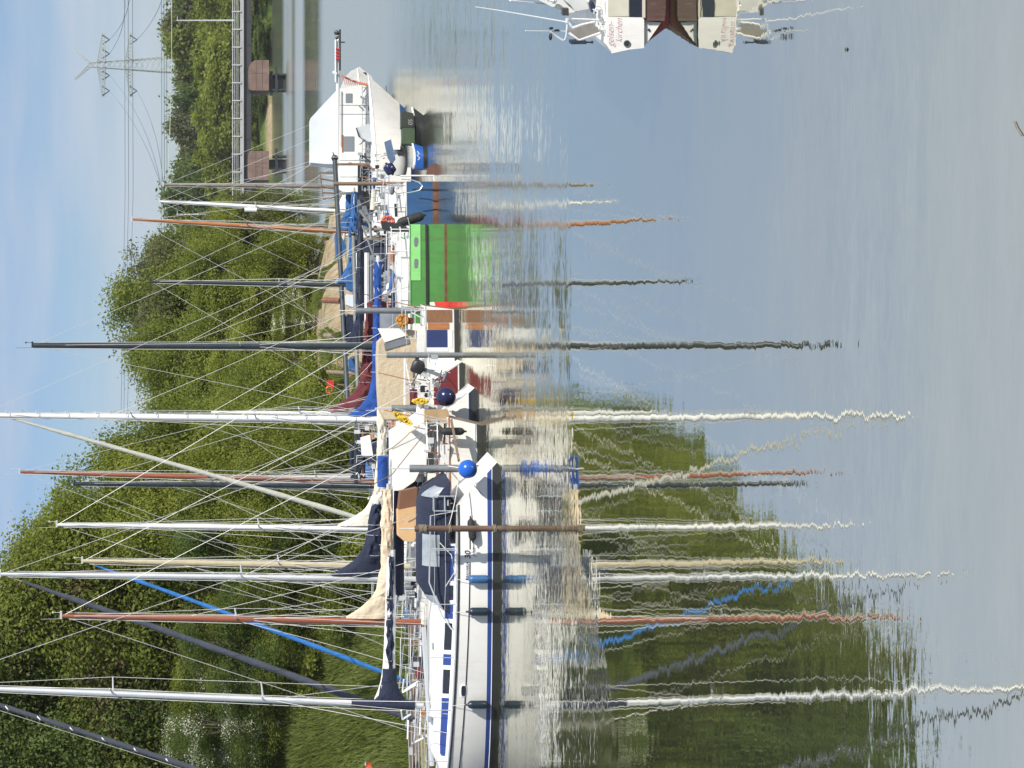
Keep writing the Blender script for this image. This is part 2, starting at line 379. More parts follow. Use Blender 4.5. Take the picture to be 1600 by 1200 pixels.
def ground_material():
    m = bpy.data.materials.new('grass_and_sand_bank'); m.use_nodes = True
    t = m.node_tree; b = t.nodes['Principled BSDF']; b.inputs['Roughness'].default_value = .95; b.inputs['Specular IOR Level'].default_value = .1
    N = t.nodes.new; L = t.links.new
    geo = N('ShaderNodeNewGeometry'); sep = N('ShaderNodeSeparateXYZ'); L(geo.outputs['Position'], sep.inputs[0])
    def noi(sc, det=6, loc=0):
        mpn = N('ShaderNodeMapping'); mpn.inputs['Location'].default_value = (loc, loc, 0); L(geo.outputs['Position'], mpn.inputs[0])
        n = N('ShaderNodeTexNoise'); n.inputs['Scale'].default_value = sc; n.inputs['Detail'].default_value = det; n.inputs['Roughness'].default_value = .65
        L(mpn.outputs[0], n.inputs['Vector']); return n.outputs['Fac']
    r1 = N('ShaderNodeValToRGB'); L(noi(.55), r1.inputs[0])
    r1.color_ramp.elements[0].position = .32; r1.color_ramp.elements[0].color = (.040, .070, .013, 1)
    r1.color_ramp.elements[1].position = .70; r1.color_ramp.elements[1].color = (.125, .165, .040, 1)
    r2 = N('ShaderNodeValToRGB'); L(noi(1.3, 8, 5), r2.inputs[0])
    r2.color_ramp.elements[0].position = .3; r2.color_ramp.elements[0].color = (.20, .15, .085, 1)
    r2.color_ramp.elements[1].position = .65; r2.color_ramp.elements[1].color = (.42, .335, .215, 1)
    # sand where the bank is low and to the right, and along the far shore
    def mr(x, a, b2, c=0., d=1.):
        n = N('ShaderNodeMapRange'); n.inputs[1].default_value = a; n.inputs[2].default_value = b2; n.inputs[3].default_value = c; n.inputs[4].default_value = d
        if isinstance(x, float): n.inputs[0].default_value = x
        else: L(x, n.inputs[0])
        return n.outputs[0]
    def mt(op, a, c):
        n = N('ShaderNodeMath'); n.operation = op
        for i, q in enumerate((a, c)):
            if isinstance(q, float): n.inputs[i].default_value = q
            else: L(q, n.inputs[i])
        return n.outputs[0]
    right = mr(sep.outputs['X'], -5., 1.)
    patch = mr(noi(.13, 5, 9), .36, .5)
    high = mr(sep.outputs['Z'], 1.3, 1.9, 1., .0)
    nearb = mr(sep.outputs['Y'], 300., 320., 1., 0.)
    s = mt('MULTIPLY', right, mt('MAXIMUM', mt('MULTIPLY', patch, .95), high))
    s = mt('MAXIMUM', s, mt('MULTIPLY', mr(sep.outputs['X'], 6., 9.), .92))
    edge = mt('MULTIPLY', mr(sep.outputs['Z'], .15, .45, 1., 0.), .55)
    s = mt('MULTIPLY', mt('MAXIMUM', s, edge), nearb)
    fars = mt('MULTIPLY', mt('MULTIPLY', mr(sep.outputs['X'], 44., 49.), mr(sep.outputs['X'], 60., 64., 1., 0.)), mt('MULTIPLY', mr(sep.outputs['Z'], .5, 1.6, 1., 0.), mr(sep.outputs['Y'], 300., 320.)))
    s = mt('MAXIMUM', s, fars)
    mxn = N('ShaderNodeMixRGB'); L(s, mxn.inputs[0]); L(r1.outputs[0], mxn.inputs[1]); L(r2.outputs[0], mxn.inputs[2])
    L(mxn.outputs[0], b.inputs['Base Color'])
    bn = N('ShaderNodeBump'); bn.inputs['Distance'].default_value = .25; bn.inputs['Strength'].default_value = .8; L(noi(3., 6, 2), bn.inputs['Height']); L(bn.outputs[0], b.inputs['Normal'])
    return m
go = g.build('ground', ground_material(), smooth=60); go['kind'] = 'structure'

# ------------------------------------------------------------------ leaf cards (numpy, fast)
def np_mesh(name, quads, mats, midx=None):
    n = len(quads); me = bpy.data.meshes.new(name)
    me.vertices.add(n * 4); me.vertices.foreach_set('co', quads.reshape(-1).astype(np.float32))
    me.loops.add(n * 4); me.loops.foreach_set('vertex_index', np.arange(n * 4, dtype=np.int32))
    me.polygons.add(n); me.polygons.foreach_set('loop_start', np.arange(0, n * 4, 4, dtype=np.int32))
    me.polygons.foreach_set('loop_total', np.full(n, 4, dtype=np.int32))
    for m_ in mats: me.materials.append(m_)
    if midx is not None: me.polygons.foreach_set('material_index', midx.astype(np.int32))
    me.update(calc_edges=True); me.validate()
    return me
def leaf_mat(name, c1, c2, trans=.47, noise_sc=.35):
    m = bpy.data.materials.new(name); m.use_nodes = True
    t = m.node_tree; t.nodes.clear(); N = t.nodes.new; L = t.links.new
    geo = N('ShaderNodeNewGeometry'); tcn = N('ShaderNodeTexCoord')
    n = N('ShaderNodeTexNoise'); n.inputs['Scale'].default_value = noise_sc; n.inputs['Detail'].default_value = 3; L(tcn.outputs['Object'], n.inputs['Vector'])
    ad = N('ShaderNodeMath'); ad.operation = 'MULTIPLY_ADD'; L(geo.outputs['Random Per Island'], ad.inputs[0]); ad.inputs[1].default_value = .55
    mr = N('ShaderNodeMapRange'); mr.inputs[1].default_value = .3; mr.inputs[2].default_value = .7; mr.inputs[3].default_value = -.1; mr.inputs[4].default_value = .55; L(n.outputs['Fac'], mr.inputs[0]); L(mr.outputs[0], ad.inputs[2])
    mxn = N('ShaderNodeMixRGB'); mxn.inputs[1].default_value = (*c1, 1); mxn.inputs[2].default_value = (*c2, 1); L(ad.outputs[0], mxn.inputs[0])
    df = N('ShaderNodeBsdfDiffuse'); tr = N('ShaderNodeBsdfTranslucent'); L(mxn.outputs[0], df.inputs[0])
    sc = N('ShaderNodeMixRGB'); sc.blend_type = 'MULTIPLY'; sc.inputs[0].default_value = 1; sc.inputs[2].default_value = (1.5, 1.55, .6, 1); L(mxn.outputs[0], sc.inputs[1]); L(sc.outputs[0], tr.inputs[0])
    ms = N('ShaderNodeMixShader'); ms.inputs[0].default_value = trans; L(df.outputs[0], ms.inputs[1]); L(tr.outputs[0], ms.inputs[2])
    out = N('ShaderNodeOutputMaterial'); L(ms.outputs[0], out.inputs['Surface'])
    return m
LM = {'mid': leaf_mat('leaves_mid_green', (.090, .120, .024), (.265, .295, .080)),
      'bright': leaf_mat('leaves_bright_green', (.115, .150, .026), (.32, .34, .090)),
      'dark': leaf_mat('leaves_dark_green', (.058, .092, .028), (.180, .225, .078)),
      'brown': leaf_mat('leaves_brownish_green', (.085, .075, .034), (.26, .215, .125)),
      'olive': leaf_mat('leaves_olive_grey', (.090, .100, .052), (.215, .220, .130))}
blossom = leaf_mat('white_blossom', (.50, .50, .42), (.75, .75, .66), .2)
bark = mat('bark', (.11, .085, .06), .95, var=.3, scale=4, stretch=(4, 4, .6), bump=.02, bscale=10)
rng = np.random.default_rng(5)
def crown_quads(h, rad, n, leaf, seed, base=.18, blobs=34, flat=.55):
    """leaf clusters on a crown built of many small irregular blobs; local coordinates, z up from the foot"""
    r = np.random.default_rng(seed)
    cs = []; 
    for i in range(blobs):
        f = r.random() ** .8
        z = h * (base + (1 - base) * f)
        env = math.sin(math.pi * min(1, max(.10, (f * .80 + .17)))) ** .65
        rr = rad * env * math.sqrt(r.random()) * (.80 + .28 * r.random())
        a = r.random() * 2 * math.pi
        br = rad * (.13 + .26 * r.random() ** 1.4) * (1.0 if f < .8 else .7)
        cs.append((rr * math.cos(a), rr * math.sin(a), min(z, h - br * .6), br))
    cs = np.array(cs)
    w_ = cs[:, 3] ** 2; w_ /= w_.sum()
    # sub-clusters on each blob make clumps with gaps
    nc = max(60, n // 48)
    bi = r.choice(len(cs), nc, p=w_)
    d = r.normal(size=(nc, 3)); d[:, 2] += .25; d /= np.linalg.norm(d, axis=1)[:, None]
    cc = cs[bi, :3] + d * (cs[bi, 3] * (.62 + .62 * r.random(nc)))[:, None]
    ci = r.integers(0, nc, n)
    spread = rad * .062 + leaf * .7
    p = cc[ci] + r.normal(size=(n, 3)) * spread * np.array([1, 1, .75])
    nr = d[ci] * .8 + r.normal(size=(n, 3)) * .75; nr[:, 2] += .35; nr /= np.linalg.norm(nr, axis=1)[:, None]
    u = np.cross(nr, r.normal(size=(n, 3))); u /= np.linalg.norm(u, axis=1)[:, None]; v = np.cross(nr, u)
    s = leaf * (.6 + .8 * r.random(n))[:, None]
    q = np.stack([p - u * s * .5, p - v * s * flat * .5, p + u * s * .5, p + v * s * flat * .5], axis=1)
    return q, cs
def tree_mb(h, rad, cs, seed, tr=None, nb=9):
    r = random.Random(seed); mb = MB(); tr = tr or h * .017
    lean = (r.uniform(-.03, .03) * h, r.uniform(-.03, .03) * h)
    top = [Vector((lean[0] * t * t, lean[1] * t * t, h * .86 * t - .4 * (1 - t))) for t in (0, .25, .5, .75, 1)]
    mb.tube(top, [tr * 1.25, tr, tr * .75, tr * .5, tr * .15], 7)
    for i in range(nb):
        c = cs[r.randrange(len(cs))]; t = r.uniform(.18, .7)
        b = Vector((lean[0] * t * t, lean[1] * t * t, h * .86 * t)); e = Vector(c[:3])
        if e.z < b.z: b.z = e.z * .7
        m = b.lerp(e, .5) + Vector((r.uniform(-.3, .3), r.uniform(-.3, .3), r.uniform(0, .5)))
        mb.tube([b, m, e], [tr * .42, tr * .25, tr * .08], 5)
    return mb
TREEMESH = {}
def tree(x, y, h, rad, kind, label, group, variant=0, n=9000, leaf=.30, rz=0, base=.18, name='deciduous_tree', cat='tree', bloss=0, zoff=0.0, trunk=True):
    key = (kind, variant, n, leaf, base, name, bloss)
    if key not in TREEMESH:
        H0, R0 = (14., 5.) if name != 'bush' else (4., 2.6)
        q, cs = crown_quads(H0, R0, n, leaf, 100 + variant * 7 + len(kind), base, 46 if name != 'bush' else 16)
        ms = [LM[kind]]; mi = None
        if bloss:
            ms.append(LM['brown'] if name == 'deciduous_tree' else blossom); zc = q[:, 0, 2]; mi = np.zeros(n)
            cn = q[:, 0, :]; pick = (np.sin(cn[:, 0] * 1.7 + 1) + np.sin(cn[:, 2] * 1.9) + np.sin(cn[:, 1] * 1.4)) > .55
            mi[pick & (np.random.default_rng(3).random(n) < bloss)] = 1
        me = np_mesh('crown', q, ms, mi)
        TREEMESH[key] = (me, tree_mb(H0, R0, cs, variant), H0, R0)
    me, tmb, H0, R0 = TREEMESH[key]
    z = gz(x, y) + zoff; h = h * (.89 if name != 'bush' else 1)
    root = thing(name, label, cat, (x, y, z), rz, group); root.scale = (rad / R0, rad / R0, h / H0)
    c = bpy.data.objects.new('crown', me); COL.objects.link(c); c.parent = root
    if trunk:
        kt = ('t',) + key
        if kt not in TREEMESH: TREEMESH[kt] = tmb.build('trunk', bark, root)
        else:
            tt = TREEMESH[kt].copy(); COL.objects.link(tt); tt.parent = root
    return root
def TX(yimg, D): return (600 - yimg) / F * D
def topz(x, D): return CH - (x - VH) / F * D
# near wood on the dike: (photo row, distance, top column, radius, kind, label)
NG = 'trees on the dike behind the near boats'
near = [
 (1190, 97, -190, 5.2, 'dark', 'dark green tree at the left end of the dike wood, behind the laced grey headsail', 0),
 (1120, 99, -240, 5.6, 'dark', 'tall dark tree behind the flowering hawthorn, behind the mast with two pairs of spreaders', 1),
 (1055, 98, -210, 5.6, 'mid', 'brownish tree with seed clusters to the right of the mast with two pairs of spreaders', 2),
 (985, 97, -130, 5.4, 'mid', 'brownish green tree behind the upper half of the orange wooden mast', 0),
 (925, 99, -40, 4.8, 'mid', 'mid green tree behind the tall white mast with the navy sail boot', 1),
 (868, 97, -2, 4.2, 'mid', 'fresh green tree behind the cream coloured mast', 2),
 (822, 97, 35, 3.9, 'bright', 'yellow green tree behind the white mast with the cream furled mainsail', 0),
 (780, 95, 88, 3.2, 'bright', 'bright tree right behind the pair of red brown and black masts', 1),
 (738, 97, 106, 3.0, 'mid', 'green tree with a thin ragged top just left of the long diagonal cream headsail', 2),
 (700, 96, 128, 2.9, 'mid', 'rightmost tree of the dike wood, beside the tall white stepped mast', 0),
]
for i, (yy, D, tp, rad, kind, lab, var) in enumerate(near):
    x = TX(yy, D); z0 = gz(x, D)
    tree(x, D, topz(tp, D) - z0, rad, kind, lab, NG, var, n=62000, leaf=.175, rz=i * 1.3, base=.10, bloss=.8 if i in (2, 3, 4) else 0)
NB = 'understorey trees at the foot of the dike wood'
for i, (yy, D, tp, rad, kind, lab) in enumerate([
 (1165, 93.5, 285, 3.3, 'dark', 'low dark tree overhanging the top of the grass slope at the far left'),
 (1090, 93, 250, 3.0, 'mid', 'low leafy tree under the flowering hawthorn, on the grass slope'),
 (1010, 92, 260, 3.0, 'dark', 'shaded low tree behind the lower half of the dark grey headsail strip'),
 (945, 91.5, 300, 2.7, 'mid', 'low tree behind the lower half of the orange wooden mast'),
 (880, 92, 230, 2.9, 'dark', 'dark low tree behind the foot of the cream coloured mast'),
 (815, 92, 250, 2.8, 'bright', 'low bright tree behind the white mast of the cream furled mainsail'),
 (755, 92, 235, 2.7, 'mid', 'low green tree behind the foot of the red brown mast'),
 (700, 93, 260, 2.4, 'bright', 'low bushy tree behind the foot of the long diagonal cream headsail')]):
    x = TX(yy, D); tree(x, D, topz(tp, D) - gz(x, D), rad, kind, lab, NB, i % 3, n=42000, leaf=.16, rz=i * 2.1 + .5, base=.0)
# hawthorns in flower
x = TX(1130, 91.5); tree(x, 91.5, topz(232, 91.5) - gz(x, 91.5), 2.1, 'dark', 'hawthorn covered in white blossom left of the mast with two pairs of spreaders', 'hawthorns in blossom', 1, n=30000, leaf=.15, name='hawthorn_tree', bloss=.42, base=.25)
x = TX(508, 148); tree(x, 148, topz(418, 148) - gz(x, 148), 2.5, 'mid', 'small hawthorn with white blossom above the sandy shore left of the thick black mast', 'hawthorns in blossom', 2, n=14000, leaf=.24, name='hawthorn_tree', bloss=.6, base=.05)
# middle wood on the spit
MG = 'trees on the spit in the middle'
mid = [
 (655, 132, 240, 3.2, 'mid', 'first tree of the spit wood, behind the tall white stepped mast'),
 (640, 160, 205, 4.5, 'olive', 'greyish tree half hidden behind the tall white stepped mast'),
 (598, 156, 196, 4.6, 'mid', 'tree just left of the thick black mast'),
 (560, 160, 168, 4.6, 'mid', 'high round tree directly behind the thick black mast'),
 (520, 168, 145, 5.0, 'olive', 'tallest tree of the spit wood, right of the thick black mast'),
 (478, 170, 143, 4.8, 'mid', 'high round tree between the thick black mast and the thin dark mast'),
 (440, 172, 152, 4.4, 'olive', 'tree directly behind the thin dark mast'),
 (408, 174, 200, 4.0, 'mid', 'lower tree just right of the thin dark mast'),
 (580, 150, 300, 3.4, 'bright', 'low bright tree at the left of the sandy shore'),
 (470, 159, 290, 3.8, 'bright', 'low spreading tree above the sandy path, behind the thin dark mast'),
 (425, 160, 265, 3.4, 'mid', 'low tree on the spit right of the thin dark mast'),
 (385, 164, 270, 3.2, 'bright', 'bright shrub-like tree left of the orange spar mast, on the spit'),
 (352, 166, 300, 2.6, 'olive', 'loose leafy tree behind the orange spar mast'),
 (332, 167, 325, 1.9, 'bright', 'small open tree at the tip of the spit behind the short white mast'),
]
for i, (yy, D, tp, rad, kind, lab) in enumerate(mid):
    x = TX(yy, D); tree(x, D, topz(tp, D) - gz(x, D), rad, kind, lab, MG, i % 3, n=34000, leaf=.23, rz=i * 1.7, base=.04 if yy > 400 else .16)
for i, (yy, D, h, rad, kind, lab) in enumerate([
 (620, 118, 2.6, 2.3, 'mid', 'leafy bush behind the red lifebuoy stand'), (560, 146, 3.4, 2.4, 'bright', 'bush on the sand left of the thick black mast'),
 (445, 158, 2.4, 2.0, 'mid', 'bush on the sand behind the thin dark mast'),
 (680, 103, 3.4, 2.4, 'dark', 'bush on the bank below the long diagonal cream headsail'),
 (735, 94, 2.6, 2.0, 'mid', 'bush on the bank below the red brown mast'), (870, 89, 2.2, 1.8, 'bright', 'round bush where the grass slope meets the wood, behind the navy sail boot'),
 (950, 89.5, 1.9, 1.7, 'mid', 'round bush at the top of the grass slope behind the orange wooden mast'), (1040, 91, 1.8, 1.8, 'bright', 'round bush at the top of the grass slope behind the dark grey headsail strip')]):
    x = TX(yy, D); tree(x, D, h, rad, kind, lab, 'bushes along the bank', i % 2, n=6000, leaf=.22, rz=i, name='bush', cat='bush', base=-.02)
# far shore behind the bridge
FG = 'trees of the far shore'
k = 0
for row, (D, tp, step, rad) in enumerate([(545, 254, 6.2, 6.4), (520, 300, 7.0, 6.0), (492, 372, 4.2, 3.6)]):
    xx = -6 + row * 2.5
    while xx < 112:
        yi = 600 - xx / D * F
        t0 = tp + 14 * noise.noise((xx * .09, row * 3.3, 0)) + 6 * math.sin(xx * .7)
        if row == 1: t0 += 30 * noise.noise((xx * .06, 8.8, 0))
        kind = [['olive', 'olive', 'mid', 'dark'], ['bright', 'mid', 'olive', 'bright'], ['dark', 'mid', 'bright', 'dark']][row][int(abs(math.sin(xx * 3.7)) * 3.99)]
        lab = ['tall far tree of the top row against the sky behind the bridge', 'far tree halfway down the wooded shore behind the bridge', 'low far tree at the water edge under the bridge'][row]
        tree(xx, D + 5 * math.sin(xx), topz(t0, D) - 2, rad * (1 + .25 * math.sin(xx * 1.9)), kind, lab, FG + [', top row', ', middle row', ', waterside row'][row], k % 3, n=8000, leaf=.7, rz=k * 1.1, base=.02, trunk=row == 0)
        xx += step * (1 + .2 * math.sin(k * 2.3)); k += 1

# grass blades on the dike and the bank (nobody could count them)
def grass():
    r = np.random.default_rng(11); P = []; tries = 0
    xs = r.uniform(-19, 13, 150000); 
    out = []
    for x in xs:
        ys = Ys(x); y = ys + .6 + r.random() ** 1.0 * (16 if x < -1 else 12)
        z = gz(x, y)
        if x > -3 and noise.noise((x * .3, y * .3, 7)) < .12: continue
        if z < .12: continue
        if x > 6.5 and noise.noise((x * .8, y * .8, 3)) < .25: continue
        out.append((x, y, z))
    P = np.array(out); n = len(P)
    ang = r.uniform(-.8, .8, n); w_ = .022 + .02 * r.random(n); h = (.16 + .34 * r.random(n) ** 1.5)
    h = h * (1 + .5 * np.sin(P[:, 0] * 1.3 + np.sin(P[:, 1]) * 1.1))
    u = np.stack([np.cos(ang), np.sin(ang), 0 * ang], 1) * w_[:, None]
    lean = np.stack([r.normal(0, .35, n) - .25, r.normal(0, .25, n), np.ones(n)], 1) * h[:, None]
    q = np.stack([P - u, P + u, P + lean + u * .15, P + lean - u * .15], 1)
    me = np_mesh('grass', q, [leaf_mat('grass_blades', (.080, .108, .024), (.190, .218, .068), .3, .5)])
    o = bpy.data.objects.new('grass', me); COL.objects.link(o)
    tag(o, 'long green grass growing on the slope behind the boats', 'grass', kind='stuff')
grass()

# ------------------------------------------------------------------ bridge
DB = 335.0
br = thing('footbridge', 'low grey bridge with slim railings on rounded sandstone piers, on the right before the wood', 'bridge', (52, DB, 0))
sB = DB / F
def zb(x): return CH - (x - VH) * sB
mb = MB().box((52, DB, zb(378)), (96, 4.2, .55)); mb.build('deck', conc, br, T='world')
mb = MB()
mb.box((52 - 13.5, DB - .2, zb(386.5)), (69, 3.0, 1.15))
for i in range(20): mb.box((5 + i * 3.5, DB - 1.74, zb(386.5)), (.12, .07, 1.05))
mb.build('dark_girder', dgird, br, T='world')
MB().box((73 + 14, DB - .1, zb(386)), (28 - .02, 3.2, 1.3)).build('brown_girder', bgird, br, T='world', label='brown girder of the right hand span')
rl = MB(); 
for z_ in (363.5, 366.2, 369, 371.8): rl.bar((4, DB - 2.15, zb(z_)), (100, DB - 2.15, zb(z_)), .06 if z_ > 364 else .10)
rl.build('railing_bars', galv, br, T='world')
for i in range(36):
    MB().box((5 + i * 2.65, DB - 2.2, zb(369.5)), (.13, .13, 1.35)).build('railing_post', galv, br, T='world')
for yc, w2, xb in ((121, 4.5, 385.5), (261, 4.3, 384.5)):
    X = TX(yc, DB); z1, z0 = zb(xb + 2.5), zb(420)
    prof = [(-w2/2, z0), (w2/2, z0), (w2/2, z1 - 1.0 if yc < 200 else z1 - .3), (w2/2 - .35, z1 - .45 if yc < 200 else z1 - .12), (w2/2 - 1.1, z1 - .04), (w2/2 - 1.3, z1), (-w2/2 + .5, z1), (-w2/2 + .12, z1 - .15), (-w2/2, z1 - .5)]
    MB().prism([(X + a, DB - 2.4, b) for a, b in prof], (0, 5.0, 0)).build('pier_head', stone, br, T='world', smooth=30)
    jn = MB()
    for q_ in (.32, .62): jn.box((X, DB - 2.405, lerp(z0, z1, q_)), (w2 - .3, .02, .05))
    jn.box((X + .3, DB - 2.405, lerp(z0, z1, .45)), (.05, .021, (z1 - z0) * .7)); jn.build('mortar_joint', dgird, br, T='world', smooth=0)
    X2 = TX(130 if yc < 200 else 257, DB); pc = MB()
    pc.box((X2, DB + .2, (z0 - .6) / 2 - .02), (2.3 if yc < 200 else 1.2, 3.2, z0 + .58))
    if yc < 200: pc.box((X2, DB + .2, z0 - .35), (3.2, 3.6, .5))
    for dx in (-1.3, 1.0): pc.tube([(X2 + dx, DB - 1.8, -.6), (X2 + dx, DB - 1.8, z0 - .5)], .22, 8)
    pc.bar((X2 - 1.8, DB - 2.0, 1.4), (X2 + 2.2, DB - 2.0, 1.4), .35)
    pc.build('pier_shaft', mat('dark_pier_steel', (.012, .016, .02), .6, var=.3), br, T='world')
# catenary-like lamp column on the bridge, and its wire
lc = MB().tube([I(366, 32, DB), I(276, 32, DB)], [.14, .08], 6).bar(I(277, 32, DB), I(277, 26, DB), .08)
single('bridge_mast', lc, galv, 'thin pale mast standing on the bridge at the right edge', 'mast')
single('bridge_mast', MB().tube([I(366, 335, DB), I(276, 335, DB)], [.14, .08], 6).bar(I(277, 335, DB), I(277, 329, DB), .08), galv, 'thin pale mast on the bridge behind the short white ship mast', 'mast')
pts = [I(268 - 6 * t + 2.5 * math.sin(t * math.pi), -40 + 330 * t, DB - .1) for t in [i / 10 for i in range(11)]]
single('overhead_wire', MB().tube(pts, .045, 5), mat('pale_wire', (.50, .52, .42), .6), 'pale wire running along above the bridge', 'wire')

# ------------------------------------------------------------------ pylon and lines
DP = 880.0
py = thing('lattice_pylon', 'tall pale lattice pylon with two cross arms and two horns above the wood', 'pylon', I(430, 101, DP) * 1.0)
def lattice(a, b, wa, wb, n, thick=.42):
    mb = MB()
    a, b = Vector(a), Vector(b)
    d = (b - a).normalized(); sd = Vector((0, 0, 1)) if abs(d.x) > .7 else Vector((1, 0, 0)); dp = Vector((0, 1, 0))
    prev = None
    for i in range(n + 1):
        t = i / n; c = a.lerp(b, t); w_ = lerp(wa, wb, t) / 2
        q = [c + sd * w_ * i1 + dp * w_ * j1 for i1, j1 in ((-1, -1), (1, -1), (1, 1), (-1, 1))]
        if prev:
            for j in range(4):
                mb.bar(prev[j], q[j], thick)
                mb.bar(prev[j], q[(j + 1) % 4], thick * .55); mb.bar(prev[(j + 1) % 4], q[j], thick * .55)
        prev = q
    return mb
lattice(I(430, 101, DP), I(252, 101, DP), 9, 5.4, 9).build('lower_tower', pylm, py, T='world')
lattice(I(252, 101, DP), I(141, 101, DP), 5.4, 1.6, 13, .30).build('upper_tower', pylm, py, T='world')
for xr_, nm in ((160, 'upper_cross_arm'), (203, 'lower_cross_arm')):
    for sgn in (-1, 1):
        lattice(I(xr_ - 2, 101 + sgn * 3, DP), I(xr_ + (1 if xr_ < 180 else 2), 101 + sgn * 50, DP), 3.2, .8, 9, .26).build(nm, pylm, py, T='world')
for ye in (124, 77): lattice(I(142, 101, DP), I(117, ye, DP), 1.6, .5, 5, .24).build('horn', pylm, py, T='world')
ins = [(160, 118), (160, 142), (203, 142), (160, 84), (160, 62), (203, 62)]
tips = []
for xr_, yy in ins:
    tip = I(xr_ + 11, yy, DP - .5); tips.append((xr_ + 11, yy))
    MB().tube([I(xr_, yy - 7, DP - .5), tip, I(xr_, yy + 7, DP - .5)], .34, 5).build('insulator', mat('dark_insulator', (.05, .06, .08), .5), py, T='world')
pwr = mat('power_cable', (.16, .19, .24), .7)
def cable(p, label, r=.13, n=8, sag=0):
    pts = []
    for (a, b) in zip(p, p[1:]):
        for i in range(n + 1):
            t = i / n; q = Vector(a).lerp(Vector(b), t); q.z -= sag * 4 * t * (1 - t); pts.append(q)
    single('power_line', MB().tube(pts, r, 4, cap=False), pwr, label, 'cable', origin=pts[0], group='power lines in the sky')
tgt = [(252, 292, 560), (262, 330, 560), (256, 345, 560), (189, -40, 560), (200, -40, 560), (262, -60, 560)]
names = ['upper arm, nearer the tower, sloping left', 'upper arm, outer end, sloping left', 'lower arm, sloping left', 'upper arm, nearer the tower, going right', 'upper arm, outer end, going right', 'lower arm, going right']
for (a, b), (c, d, D2), nm in zip(tips, tgt, names):
    cable([I(a, b, DP - .5), I(c, d, D2)], 'power line from the pylon: ' + nm, .10, 10, 3)
for k_, (xa, xb) in enumerate([(194.5, 187), (200, 191), (207, 196), (252, 249), (256, 252.5), (260, 257)]):
    cable([I(xa, -60, 640), I(xa + 1, 300, 700), I(xb, 760, 760)], ['upper', 'middle', 'lower', 'upper', 'middle', 'lower'][k_ % 3] + (' of the three high power lines crossing the sky behind the masts' if k_ < 3 else ' of the three power lines just above the far tree tops'), .07)


# ------------------------------------------------------------------ air
hz = MB().box((0, 2900, 49), (6100, 6000, 100)); hzo = hz.build('haze', [], smooth=0)
hm = bpy.data.materials.new('haze'); hm.use_nodes = True; ht = hm.node_tree; ht.nodes.clear()
pv = ht.nodes.new('ShaderNodeVolumePrincipled'); pv.inputs['Color'].default_value = (.92, .95, 1, 1); pv.inputs['Density'].default_value = .00007; pv.inputs['Anisotropy'].default_value = 0
ho = ht.nodes.new('ShaderNodeOutputMaterial'); ht.links.new(pv.outputs[0], ho.inputs['Volume'])
hzo.data.materials.append(hm); hzo['kind'] = 'stuff'; hzo['label'] = 'thin summer haze in the air'; hzo['category'] = 'haze'; hzo.display_type = 'WIRE'
# ------------------------------------------------------------------ boats
class Hull:
    """hull shape in boat coordinates: x forward from the stern, y to port (towards the quay), z up from the waterline"""
    def __init__(s, L, B, fs, fb, stern=.72, rake=0.0, over=1.0, full=2.2):
        s.fl = .955; s.L, s.B, s.fs, s.fb, s.st, s.rake, s.over, s.full = L, B, fs, fb, stern, rake, over, full
    def hb(s, t):
        if t < .42: return s.B / 2 * (s.st + (1 - s.st) * math.sin(math.pi / 2 * t / .42))
        return s.B / 2 * max(.012, 1 - ((t - .42) / .58) ** s.full)
    def sheer(s, t): return s.fs + (s.fb - s.fs) * t ** 1.7 - .04 * math.sin(math.pi * t)
    def xs(s, t, zf): return lerp(s.rake * zf, s.L - s.over * (1 - zf), t)
    def pt(s, t, z, side=1):
        zs = s.sheer(t); zf = z / zs
        if z < 0:
            k = max(0, 1 + z / .42) ** .5 * s.fl; zf = z / zs * .5
        else: k = s.fl + (1 - s.fl) * min(1, zf) ** .7
        if z < 0 and t > .9: k *= .8
        return Vector((s.xs(t, max(-.3, zf)), side * s.hb(t) * k, z))
    def side_y(s, x, z):
        a, b = 0.0, 1.0
        for _ in range(24):
            m = (a + b) / 2
            if s.pt(m, z).x < x: a = m
            else: b = m
        return s.pt((a + b) / 2, z).y
    def t_at(s, x):
        return max(0, min(1, (x - s.rake) / (s.L - s.rake)))
    def deckz(s, x): return s.sheer(s.t_at(x)) + .02
    def deckhb(s, x): return s.hb(s.t_at(x))

def make_hull(h, root, mats, bands, name='hull', transom=None, tname='transom', n=22):
    """bands: list of (z upper limit as metres or fraction string, material index)"""
    mb = MB()
    ts = [i / n for i in range(n + 1)]
    def rowz(t):
        zs = h.sheer(t); r = [-.40, -.3, -.15, 0.0]; mi = []
        for lim, m_ in bands:
            r.append(lim if lim < 5 else zs - (lim - 10)); mi.append(m_)
        return r, mi
    mi = [mats_i for _, mats_i in bands]
    for sd in (1, -1):
        rows = [[h.pt(t, z, sd) for z in rowz(t)[0]] for t in ts]
        if sd < 0: rows = [r[::-1] for r in rows]
        k = len(rows[0]) - 1
        def mif(i, j, sd=sd, k=k):
            jj = j if sd > 0 else k - 1 - j
            return 0 if jj < 3 else mi[jj - 3]
        mb.grid(rows[::-1], mif=mif)
    o = mb.build(name, mats, root, smooth=40)
    # transom
    r, _ = rowz(0); L_ = [h.pt(0, z, 1) for z in r]; Rr = [h.pt(0, z, -1) for z in r]
    tb = MB(); tb.grid([L_, Rr]); tb.v = [p + Vector((-.003, 0, 0)) for p in tb.v]
    if transom is None: transom = mats[mi[-1]]
    tb.build(tname, transom, root, smooth=0)
    d = MB()
    d.grid([[h.pt(t, h.sheer(t), 1) * 1.0, Vector((h.pt(t, h.sheer(t)).x, 0, h.sheer(t) + .05)), h.pt(t, h.sheer(t), -1)] for t in ts])
    d.build('deck', deckm, root, smooth=40)
    return o
